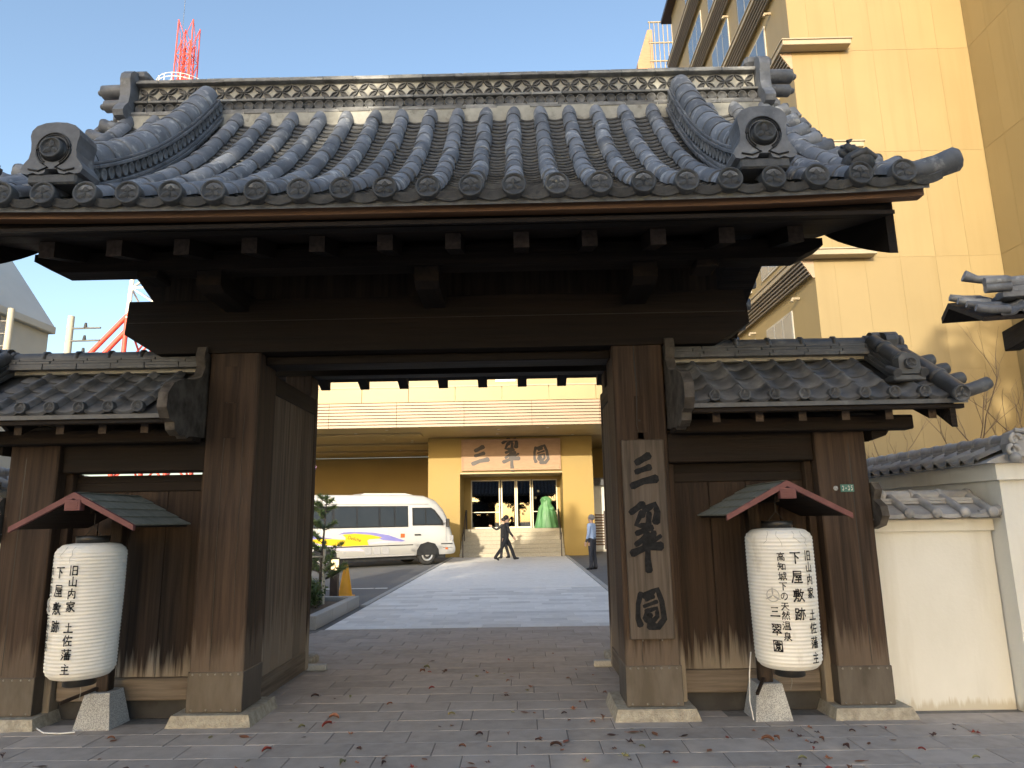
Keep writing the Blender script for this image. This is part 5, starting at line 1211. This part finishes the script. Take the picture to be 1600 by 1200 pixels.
# ------------------------------------------------------------------ people
def person(label, loc, head, pose, top, bottom, hairm, hgt=1.70, sleeves=None):
    """one continuous skinned body; pose = dict of leg and arm swings in degrees (f = forward)"""
    k = hgt/1.70; J = {}; E = []
    def leg(s_, thigh, knee):
        hip = Vector((s_*.085, 0, .90)); a = R(thigh); kn = hip+Vector((s_*.01, math.sin(a)*.43, -math.cos(a)*.43)); b_ = a-R(knee)
        an = kn+Vector((0, math.sin(b_)*.41, -math.cos(b_)*.41)); fl = R(pose.get('foot'+('L' if s_ < 0 else 'R'), 0)); toe = an+Vector((s_*.02, math.cos(fl)*.17, -.035+math.sin(fl)*.17)); heel = an+Vector((0, -.05, -.03))
        return hip, kn, an, heel, toe
    def arm(s_, sw, el, out):
        sh = Vector((s_*.185, 0, 1.385)); a = R(sw); o_ = R(out); ud = Vector((s_*math.sin(o_), math.sin(a)*math.cos(o_), -math.cos(a)*math.cos(o_))); elb = sh+ud*.28
        b_ = a+R(el); fd = Vector((s_*math.sin(o_)*.4, math.sin(b_), -math.cos(b_))).normalized(); wr = elb+fd*.25; return sh, elb, wr, fd
    P = []; rad = []
    def V(p, r): P.append(Vector(p)); rad.append(r); return len(P)-1
    def chain(a, pts):
        for p, r in pts: b_ = V(p, r); E.append((a, b_)); a = b_
        return a
    lean = pose.get('lean', 0)
    pel = V((0, 0, .94), (.145, .105)); wst = V((0, .0, 1.08), (.135, .100)); E.append((pel, wst))
    chs = V((0, lean*.5, 1.27), (.165, .115)); E.append((wst, chs)); nk0 = V((0, lean, 1.42), (.085, .075)); E.append((chs, nk0))
    hd = chain(nk0, [((0, lean+.005, 1.47), .056), ((0, lean+.02, 1.53), (.068, .078)), ((0, lean+.015, 1.60), (.078, .092)), ((0, lean+.005, 1.67), (.058, .068))])
    V((0, lean+.115, 1.575), .014); E.append((hd-1, len(P)-1))          # nose
    for s_, kk in ((-1, 'L'), (1, 'R')):
        hip, kn, an, heel, toe = leg(s_, *pose['leg'+kk]); a = chain(pel, [(hip-Vector((0, 0, .04)), (.088, .095)), ((hip+kn)/2, .080), (kn, .060), (kn*.55+an*.45, .060), (an, .043)])
        chain(a, [(an*.4+toe*.6-Vector((0, 0, .0)), (.04, .032)), (toe, (.036, .024))]); chain(a, [(heel, .034)])
        sh, el, wr, fd = arm(s_, *pose['arm'+kk]); sh = sh+Vector((0, lean*.8, 0)); el = el+Vector((0, lean*.8, 0)); wr = wr+Vector((0, lean*.8, 0))
        a = chain(chs, [(sh, .066), ((sh+el)/2, .053), (el, .044), (wr, .031), (wr+fd*.05, (.036, .02))])
        side = Vector((1, 0, 0)).cross(fd).normalized(); pal = P[a]
        for q, L in ((-.024, .062), (-.008, .072), (.008, .068), (.024, .055)):
            b_ = V(pal+side*q*.9+fd*.035, .0095); E.append((a, b_)); chain(b_, [(pal+side*q*1.1+fd*(.035+L*.6)-Vector((s_*.006, 0, 0)), .0085), (pal+side*q*1.1+fd*(.03+L)-Vector((s_*.016, 0, 0)), .007)])
        b_ = V(wr+fd*.03+side*.035, .011); E.append((a, b_)); chain(b_, [(wr+fd*.07+side*.05, .009)])
    me = bpy.data.meshes.new('body'); me.from_pydata([p*k for p in P], E, []); ob = bpy.data.objects.new('tmp', me); COL.objects.link(ob)
    sm = ob.modifiers.new('skin', 'SKIN'); sv = me.skin_vertices
    if not sv: 
        bpy.context.view_layer.objects.active = ob
    sv = me.skin_vertices[0].data if len(me.skin_vertices) else None
    if sv is None:
        at_ = me.attributes
    for i, r in enumerate(rad):
        r2 = r if isinstance(r, tuple) else (r, r)
        if r2[0] > .03 and P[i].z < 1.45: r2 = (r2[0]*1.13, r2[1]*1.13)
        sv[i].radius = (r2[0]*k, r2[1]*k); sv[i].use_root = (i == 0)
    sm.use_smooth_shade = True; sb_ = ob.modifiers.new('sub', 'SUBSURF'); sb_.levels = 2; sb_.render_levels = 2
    dg = bpy.context.evaluated_depsgraph_get(); fin = bpy.data.meshes.new_from_object(ob.evaluated_get(dg)); bpy.data.objects.remove(ob)
    for q in (top, bottom, SKIN, SHOEM, WHITEP): fin.materials.append(q)
    wrs = []
    for s_, kk in ((-1, 'L'), (1, 'R')): sh, el, wr, fd = arm(s_, *pose['arm'+kk]); wrs.append((wr*k, fd))
    ank = [leg(s_, *pose['leg'+kk])[2]*k for s_, kk in ((-1, 'L'), (1, 'R'))]
    for p in fin.polygons:
        c = p.center; i = 0
        if c.z < .965*k: i = 1
        if any((c-an).length < .21 and c.z < an.z+.015 for an in ank): i = 3
        if c.z > 1.445*k: i = 2
        for wr, fd in wrs:
            if (c-wr-fd*.07).length < .125 and (c-wr).dot(fd) > 0: i = 2
        p.material_index = i; p.use_smooth = True
    fin.transform(Matrix.Rotation(head, 4, 'Z'))
    o = bpy.data.objects.new('person', fin); _lk(o, None, loc); tag(o, label, 'person')
    rotm = Matrix.Rotation(head, 4, 'Z'); hc = Vector((0, lean+.0, 1.605))*k
    mb = MB().ball((0, 0, 0), (.093*k, .108*k, .098*k), 16, 10); Lc = Vector(loc)
    mb.v = [tuple(Lc + rotm @ (Vector(v)+hc+Vector((0, -.016, .022)))) if True else v for v in mb.v]
    part('hair', mb, hairm, o)
    part('collar', MB().tube([tuple(Lc + rotm @ (Vector((.068*math.cos(a), lean+.005+.062*math.sin(a), 1.432))*k)) for a in [2*math.pi*i/14 for i in range(15)]], .014, 6, False), WHITEP if top is SUITM else top, o)
    part('belt', MB().tube([tuple(Lc + rotm @ (Vector((.136*math.cos(a), .104*math.sin(a), .985))*k)) for a in [2*math.pi*i/18 for i in range(19)]], .014, 6, False), SHOEM, o)
    return o
walk = dict(legL=(26, 6), legR=(-24, 14), armL=(-18, 12, 6), armR=(16, 20, 8), footL=14, footR=-22, lean=.03)
person('person in black vest and trousers walking across the path', (-.62, 26.7, .035), R(-84), walk, SUITM, SUITM, HAIRB, 1.72)
person('person in dark clothes with one hand raised, behind the walker', (-.78, 29.3, .02), R(70), dict(legL=(8, 4), legR=(-10, 8), armL=(50, 70, 12), armR=(5, 10, 6), lean=.0), SUITM, SUITM, HAIRB, 1.66)
person('person in pale blue shirt and dark trousers standing right of the path', (2.18, 22.3, .02), R(62), dict(legL=(2, 2), legR=(-3, 3), armL=(4, 14, 8), armR=(-2, 10, 8), lean=.0), BLUESH, TROUS, HAIRG, 1.68)

# ------------------------------------------------------------------ planter, cone, bollard by the drive
pl_ = thing('planter', 'low granite-edged planter left of the pale path', 'planter', (-4.2, 12.8, 0))
for a, b_ in ((11.05, 12.0), (12.006, 12.98), (12.986, 13.92)): part('planter_kerb', B(-3.34, -3.19, a, b_, -.01, .20, .008), KERB, pl_)
part('planter_kerb', B(-6.0, -3.35, 11.05, 11.20, -.01, .20, .008), KERB, pl_); part('planter_kerb', B(-6.0, -3.35, 13.78, 13.92, -.01, .20, .008), KERB, pl_)
part('soil', B(-6.0, -3.35, 11.21, 13.77, -.01, .13), BARK, pl_)
def leafball(mb, rng_, c, r, n, size, up=.3):
    for i in range(n):
        while True:
            p = Vector((rng_.uniform(-1, 1), rng_.uniform(-1, 1), rng_.uniform(-1, 1)))
            if .35 < p.length < 1: break
        q = Vector((c[0]+p.x*r[0], c[1]+p.y*r[1], c[2]+p.z*r[2])); a = Vector((rng_.gauss(0, 1), rng_.gauss(0, 1), rng_.gauss(0, 1))).normalized(); b_ = a.orthogonal().normalized()
        b_ = Matrix.Rotation(rng_.uniform(0, 6.28), 3, a) @ b_; c_ = a.cross(b_); s_ = size*rng_.uniform(.6, 1.3)
        mb.v += [tuple(q-b_*s_), tuple(q+c_*s_*.45), tuple(q+b_*s_), tuple(q-c_*s_*.45)]; n0 = len(mb.v)-4; mb.f.append([n0, n0+1, n0+2, n0+3]); mb.sm.append(False); mb.mi.append(0)
rh = random.Random(21)
hedge = thing('hedge_shrub', 'clipped green shrub in the planter by the path', 'shrub', (-4.1, 12.6, .13))
mb = MB()
for i in range(34): leafball(mb, rh, (-3.92+rh.uniform(-.42, .36), 12.5+rh.uniform(-1.0, .95), .36+rh.uniform(-.12, .10)), (.22, .26, .19), 230, .032)
part('foliage', mb, LEAFM, hedge)
mb = MB()
for i in range(10): x, y = -4.05+rh.uniform(-.3, .3), 12.6+rh.uniform(-.7, .7); mb.tube([(x, y, .12), (x+rh.uniform(-.1, .1), y, .42)], [.014, .006], 5)
part('stems', mb, BARK, hedge)
# staked young pine
pine = thing('young_pine', 'young staked pine tree in front of the minibus', 'tree', (-3.78, 13.3, .13))
trunk = [(-3.80, 13.3, .12), (-3.78, 13.3, .8), (-3.74, 13.3, 1.5), (-3.72, 13.3, 2.05)]
mb = MB().tube(trunk, [.03, .025, .018, .006], 7); nb_ = MB(); rp = random.Random(5)
for i in range(30):
    t = rp.uniform(.18, 1); z_ = .2+1.85*t; a = rp.uniform(0, 6.28); L = .42*(1.15-t)+.10; c = Vector((-3.79+.04*t, 13.3, z_)); e = c+Vector((math.cos(a)*L, math.sin(a)*L, L*.45)); m_ = (c+e)/2-Vector((0, 0, .03))
    mb.tube([c, m_, e], [.010, .008, .005], 5)
    for q in (.35, .5, .65, .8, .92, 1.0):
        p = c.lerp(e, q)
        for k in range(26):
            d = Vector((rp.gauss(0, 1), rp.gauss(0, 1), rp.gauss(.7, .8))).normalized()*rp.uniform(.06, .11); w_ = d.orthogonal().normalized()*.007
            n0 = len(nb_.v); nb_.v += [tuple(p-w_), tuple(p+w_), tuple(p+d)]; nb_.f.append([n0, n0+1, n0+2]); nb_.sm.append(False); nb_.mi.append(0)
part('trunk', mb, BARK, pine); part('needles', nb_, PINE, pine)
part('stake', MB().tube([(-3.70, 13.22, .10), (-3.70, 13.22, 1.12)], .03, 8), POLEM, pine); part('tie_bar', MB().tube([(-3.70, 13.25, .98), (-4.2, 13.25, .98)], .02, 6), POLEM, pine)
# magnolia with pink flowers behind the left door
mag = thing('pink_magnolia', 'pink flowering branch showing above the minibus at left', 'tree', (-5.6, 16.6, 0))
mb = MB().tube([(-5.6, 16.6, -.01), (-5.55, 16.6, 1.4), (-5.35, 16.6, 2.3), (-5.05, 16.6, 2.85)], [.05, .04, .025, .01], 7).tube([(-5.55, 16.6, 1.4), (-5.9, 16.7, 2.4), (-6.0, 16.7, 3.0)], [.03, .02, .008], 6)
part('trunk', mb, BARK, mag); fl = MB(); rf_ = random.Random(9)
for c in ((-5.03, 16.6, 2.92), (-4.98, 16.58, 2.80), (-5.12, 16.6, 2.70), (-5.95, 16.7, 3.0), (-6.05, 16.7, 2.8), (-5.3, 16.6, 3.05), (-5.06, 16.6, 2.58)):
    for k in range(7):
        a = 2*math.pi*k/7; o_ = Vector((math.cos(a)*.05, math.sin(a)*.05, 0)); p = Vector(c); w_ = Vector((-math.sin(a), math.cos(a), 0))*.035
        n0 = len(fl.v); fl.v += [tuple(p), tuple(p+o_+w_+Vector((0, 0, .06))), tuple(p+o_*1.7+Vector((0, 0, .15))), tuple(p+o_-w_+Vector((0, 0, .06)))]; fl.f.append([n0, n0+1, n0+2, n0+3]); fl.sm.append(False); fl.mi.append(0)
part('flowers', fl, PINKM, mag)
cone = thing('traffic_cone', 'orange traffic cone standing beside the bollard lamp', 'cone', (-3.92, 15.75, -.01))
part('cone_body', MB().lathe([(.17, .03), (.155, .04), (.05, .66), (.035, .70), (.01, .705)], 24, Matrix.Translation((-3.92, 15.75, -.01))), CONEM, cone)
part('cone_base', B(-4.10, -3.74, 15.57, 15.93, -.012, .024, .01), CONEM, cone)
bol = thing('bollard_lamp', 'black bollard with lit top beside the orange cone', 'bollard', (-4.02, 15.2, 0))
part('bollard_post', B(-4.10, -3.94, 15.12, 15.28, -.01, .60, .008), RAILM, bol); part('lamp_head', B(-4.085, -3.955, 15.135, 15.265, .601, .83, .006), LAMPE, bol); part('lamp_cap', B(-4.10, -3.94, 15.12, 15.28, .831, .86, .006), RAILM, bol)
ring = MB().box(-3.66, -3.36, 17.6, 17.75, -.010, -.006); struct(part('drive_marking', ring.box(-9, -3.7, 17.62, 17.74, -.010, -.006), WHITEP))
# garden wall glimpsed right of the entrance
gw = thing('garden_wall', 'pale wall with dark tiled coping glimpsed right of the entrance', 'wall', (4.5, 35, 0))
part('wall_body', B(3.3, 6.5, 35, 35.3, -.01, 3.2), WHITEW, gw); part('coping', MB().prism([(34.7, 3.2), (35.15, 3.6), (35.6, 3.2)], lambda u, v, w_: Vector((w_, u, v)), 3.26, 6.6), TDARK, gw)
for k in range(12): part('lattice_slat', B(3.32, 6.4, 34.93, 34.98, .3+.13*k, .36+.13*k), WFAS, gw)
for k in range(5): part('lattice_post', B(3.34+.7*k, 3.42+.7*k, 34.90, 34.929, .1, 1.95), RAILM, gw)

# ------------------------------------------------------------------ tiled building at the far right
gb = thing('tiled_outbuilding', 'weathered tiled roof corner jutting in at the right edge', 'building', (8.2, 8.6, 0))
ANG = R(-13); G0 = Vector((5.78, 8.1, 0)); gx = Vector((math.cos(ANG), math.sin(ANG), 0)); gy = Vector((-math.sin(ANG), math.cos(ANG), 0))
GM = Matrix(((gx.x, gy.x, 0, G0.x), (gx.y, gy.y, 0, G0.y), (0, 0, 1, 0), (0, 0, 0, 1)))
T = lambda a, b_, z_: GM @ Vector((a, b_, z_))
gth = R(26); ez, ey, L_ = 3.97, -.15, 1.08
part('wall_body', MB().box(1.9, 6, .75, 2.4, 0, 4.0, 0, GM), WHITEW, gb)
part('roof_board', MB().prism([(ey, ez-.10), (ey+L_*math.cos(gth), ez-.10+L_*math.sin(gth)), (ey+L_*math.cos(gth)+.3, ez-.22+L_*math.sin(gth)), (ey+L_*math.cos(gth)+.3, ez-.30+L_*math.sin(gth)), (ey+L_*math.cos(gth), ez-.18+L_*math.sin(gth)), (ey, ez-.15)], lambda u, v, w_: T(w_, u, v), -.22, 6), WD, gb)
for i in range(14):
    for j in range(4):
        d = j*.27; M = GM @ Matrix.Translation((.10+.24*i, ey+d*math.cos(gth), ez-.06+d*math.sin(gth))) @ Matrix.Rotation(gth-.05, 4, 'X')
        inst('wave_tile', st_me, gb, M.translation, M.to_euler())
for j in range(4):
    d = .02+j*.27; M = GM @ Matrix.Translation((-.02, ey+d*math.cos(gth), ez-.03+d*math.sin(gth)))
    part('verge_tile', MB().tube([M @ Vector((.1, 0, 0)), M @ Vector((-.1, 0, .01)), M @ Vector((-.25, 0, .05))], [.05, .055, .045], 9), TDARK, gb)
rz = ez+L_*math.sin(gth); ry = ey+L_*math.cos(gth)
for k, (h0, h1, hw) in enumerate(((-.03, .05, .2), (.052, .12, .17), (.122, .18, .15))):
    for q in range(8): part('ridge_flat_tile', MB().box(.20+.62*q+.07*k, .81+.62*q+.07*k, ry-hw-.35, ry+hw-.35, rz+h0-.20, rz+h1-.202, .006, GM), TDARK, gb)
for q in range(6): part('ridge_roller', MB().tube([T(.22+.6*q, ry-.35, rz+.02), T(.81+.6*q, ry-.35, rz+.02)], .07, 12), TDARK, gb)
part('ridge_tip', MB().tube([T(.35, ry-.35, rz+.04), T(.02, ry-.35, rz+.09), T(-.12, ry-.35, rz+.15)], [.07, .05, .075], 12), TDARK, gb)
for h in (-.10, -.02): part('end_roller', MB().tube([T(.30, ry-.55, rz+h), T(.02, ry-.55, rz+h)], .06, 10), TDARK, gb)
part('beam_end', MB().box(.26, .44, -.06, .6, ez-.38, ez-.12, .01, GM), WD, gb)
part('gutter_hook', MB().tube([T(.50, -.08, ez-.12), T(.51, -.09, ez-.42), T(.62, -.09, ez-.52), T(.90, -.09, ez-.30)], .012, 6), RAILM, gb)

# ------------------------------------------------------------------ far left: grey building, poles, wires, lattice tower
gr = thing('grey_building', 'pale grey building with steep roof seen under the left eave', 'building', (-28, 22, 0))
part('wall_body', B(-40, -21.3, 8, 30, 0, 10.2), GREYB, gr); part('cornice', B(-40, -21.05, 7.9, 30.12, 10.21, 10.55, .03), GREYB, gr)
part('steep_roof', MB().prism([(-21.1, 10.56), (-26.2, 17.6), (-33, 17.6), (-38, 10.56)], lambda u, v, w_: Vector((u, w_, v)), 8, 30.05), GREYR, gr)
for k in range(5): part('wall_groove', B(-21.295, -21.27, 9+4.3*k, 9.06+4.3*k, 0, 10.2), GREYR, gr)
def pole(label, x, y, h, q):
    u = thing('utility_pole', label, 'pole', (x, y, 0), 'utility poles left of the gate')
    part('mast', MB().tube([(x, y, -.01), (x, y, h)], [.11, .085], 10), POLEM, u)
    for k in range(3):
        z_ = h-.35-.35*k; part('cross_arm', MB().tube([(x-.1, y, z_), (x+q*.9, y-.1, z_-.02)], .025, 6), RIVET, u)
        part('insulator', MB().tube([(x+q*.45, y-.05, z_), (x+q*.45, y-.05, z_+.14)], [.05, .03], 8), WIREM, u)
    part('step_bolts', MB().tube([(x-.15, y, h-1.6), (x-.5, y, h-1.6), (x-.5, y, h-1.0)], .02, 5), RIVET, u)
    return u
pole('concrete utility pole with bracket arms, showing farther right under the left eave', -12.2, 18, 7.25, 1.0); pole('concrete utility pole in front of the grey building at the left edge', -13.88, 18, 7.5, -.6)
for k, (z0, z1) in enumerate(((7.45, 7.05), (6.95, 6.45), (6.75, 6.2), (6.45, 5.9), (7.15, 6.75))):
    a, b_ = Vector((-26, 15.5, z0+1.2)), Vector((-8.0, 21.0, z1-1.3)); pts = [a.lerp(b_, t/12)-Vector((0, 0, .5*math.sin(math.pi*t/12))) for t in range(13)]
    mb = MB().tube(pts, .014, 5)
    for t in (4.9, 5.6): i = int(t); p = pts[i].lerp(pts[i+1], t-i); mb.tube([p-(b_-a).normalized()*.18, p, p+(b_-a).normalized()*.18], [.02, .06, .02], 6)
    tag(part('overhead_wire', mb, WIREM), 'black overhead wire strung between the poles beside the grey building', 'wire', 'overhead wires left of the gate')
tw_ = thing('lattice_tower', 'red and white lattice antenna tower rising behind the gate roof', 'tower', (-43.8, 82, 0))
cx, cy = -43.8, 82
def leg4(h0, h1, r0, r1, rad_, m_, nm, brace=6):
    mb = MB(); c4 = [(-1, -1), (1, -1), (1, 1), (-1, 1)]
    P_ = lambda k, t: Vector((cx+c4[k % 4][0]*(r0+(r1-r0)*t), cy+c4[k % 4][1]*(r0+(r1-r0)*t), h0+(h1-h0)*t))
    for k in range(4): part(nm, MB().tube([P_(k, 0), P_(k, 1)], rad_, 8), m_, tw_)
    for k in range(4):
        for i in range(brace):
            mb.tube([P_(k, i/brace), P_(k+1, (i+1)/brace)], rad_*.45, 5); mb.tube([P_(k+1, i/brace), P_(k, (i+1)/brace)], rad_*.45, 5); mb.tube([P_(k, i/brace), P_(k+1, i/brace)], rad_*.5, 5)
    stuff(part(nm+'_bracing', mb, m_, tw_))
leg4(0, 26, 3.2, 3.0, .28, TOWR, 'red_leg', 4); leg4(26, 57, 3.0, 2.2, .26, TOWW, 'white_leg', 8); leg4(57.6, 68.2, 1.05, .98, .09, TOWR, 'top_leg', 2); leg4(57.6, 65.3, .62, .62, .10, TOWR, 'top_core_leg', 4)
for sx in (-1, 1): part('splay_tube', MB().tube([(cx-1.6-.8*sx, cy-3, 27.0), (cx-8.6-.9*sx, cy-3, 19.0)], .28, 8), TOWR, tw_)
part('platform', MB().lathe([(2.0, 55.9), (3.2, 56.9), (3.3, 57.3), (3.3, 57.6), (1.0, 57.65)], 28, Matrix.Translation((cx, cy, 0))), TOWW, tw_)
mb = MB()
for h in (58.1, 58.6): mb.tube([(cx+3.35*math.cos(2*math.pi*i/28), cy+3.35*math.sin(2*math.pi*i/28), h) for i in range(29)], .05, 5, False)
for i in range(20): a = 2*math.pi*i/20; mb.tube([(cx+3.35*math.cos(a), cy+3.35*math.sin(a), 57.5), (cx+3.35*math.cos(a), cy+3.35*math.sin(a), 58.65)], .05, 5)
part('platform_railing', mb, TOWW, tw_); part('lightning_rod', MB().tube([(cx-.9, cy, 65), (cx-.9, cy, 75)], .03, 5), RIVET, tw_)

# ------------------------------------------------------------------ bare saplings behind the tall wall
def sapling(label, x, y, h, seed):
    t = thing('bare_sapling', label, 'tree', (x, y, 0), 'bare saplings behind the tall wall'); q = random.Random(seed); tr = MB(); tw = MB()
    def grow(p, d, L, r, lvl, mb):
        n = 4; pts = [p]
        for i in range(n): d = (d+Vector((q.gauss(0, .07), q.gauss(0, .07), .03))).normalized(); pts.append(pts[-1]+d*L/n)
        mb.tube(pts, [r*(1-.5*i/n) for i in range(n+1)], 5)
        if lvl > 0:
            for k in range(4 if lvl > 1 else 3):
                b_ = pts[q.randrange(1, n+1)]; a = q.uniform(0, 6.28); nd_ = (d+Vector((math.cos(a), math.sin(a)*.8, q.uniform(0, .4)))*q.uniform(.45, .8)).normalized(); grow(b_, nd_, L*q.uniform(.42, .62), r*.5, lvl-1, tw)
    for k in range(2): grow(Vector((x+.06*k, y, -.01)), Vector((q.uniform(-.1, .2), 0, 1)).normalized(), h*q.uniform(.62, .72), .022, 3, tr)
    part('trunk', tr, TWIG, t); part('twigs', tw, TWIG, t)
sapling('bare sapling behind the tall wall, nearest the wing roof', 6.3, 11.5, 2.7, 3); sapling('tallest bare sapling behind the tall wall with upright twigs', 7.55, 11.8, 3.6, 12); sapling('bare sapling behind the tall wall, farthest right', 8.4, 11.4, 3.3, 8)

# ------------------------------------------------------------------ trees across the street behind the viewer: they shade the gate
def big_tree(label, x, y, h, rx, rz, seed, n=4200, leaf=.30, low=.18):
    t = thing('broadleaf_tree', label, 'tree', (x, y, 0), 'broadleaf trees across the street'); q = random.Random(seed)
    tr = MB().tube([(x, y, -.01), (x+q.uniform(-.3, .3), y, h*.3), (x+q.uniform(-.5, .5), y, h*.6)], [.42, .32, .16], 9); cr = MB()
    for i in range(8): a = q.uniform(0, 6.28); z0 = h*q.uniform(.22, .5); tr.tube([(x, y, z0), (x+math.cos(a)*rx*.4, y+math.sin(a)*rx*.4, z0+h*.12), (x+math.cos(a)*rx*.8, y+math.sin(a)*rx*.8, z0+h*.28)], [.14, .09, .03], 6)
    part('trunk', tr, BARK, t); m_ = 30
    for i in range(m_):
        while True:
            p = Vector((q.uniform(-1, 1), q.uniform(-1, 1), q.uniform(-1, 1)))
            if p.length < 1: break
        c = (x+p.x*rx*.8, y+p.y*rx*.6, h*(low+1)/2+p.z*h*(1-low)/2*.84); leafball(cr, q, c, (rx*.36, rx*.34, rz), n//m_, leaf)
    part('crown', cr, TREEM, t)
big_tree('low broadleaf tree across the street, leftmost of the row', -12.6, -15, 9.4, 3.2, 1.4, 34, 3200)
big_tree('dense broadleaf tree across the street, second from left', -8.2, -14.6, 13.3, 3.3, 1.8, 31, 5200)
big_tree('dense broadleaf tree across the street, third from left', -4.4, -15.0, 13.6, 3.5, 1.8, 32, 5600)
big_tree('dense broadleaf tree across the street, third from right', -.6, -14.6, 12.6, 3.3, 1.7, 33, 4800)
big_tree('tall broadleaf tree across the street, second from right', 4.3, -15, 17.0, 2.8, 1.5, 35, 6500)
big_tree('tallest broadleaf tree across the street, rightmost of the row', 7.8, -15.5, 18.4, 2.8, 1.6, 36, 6500)
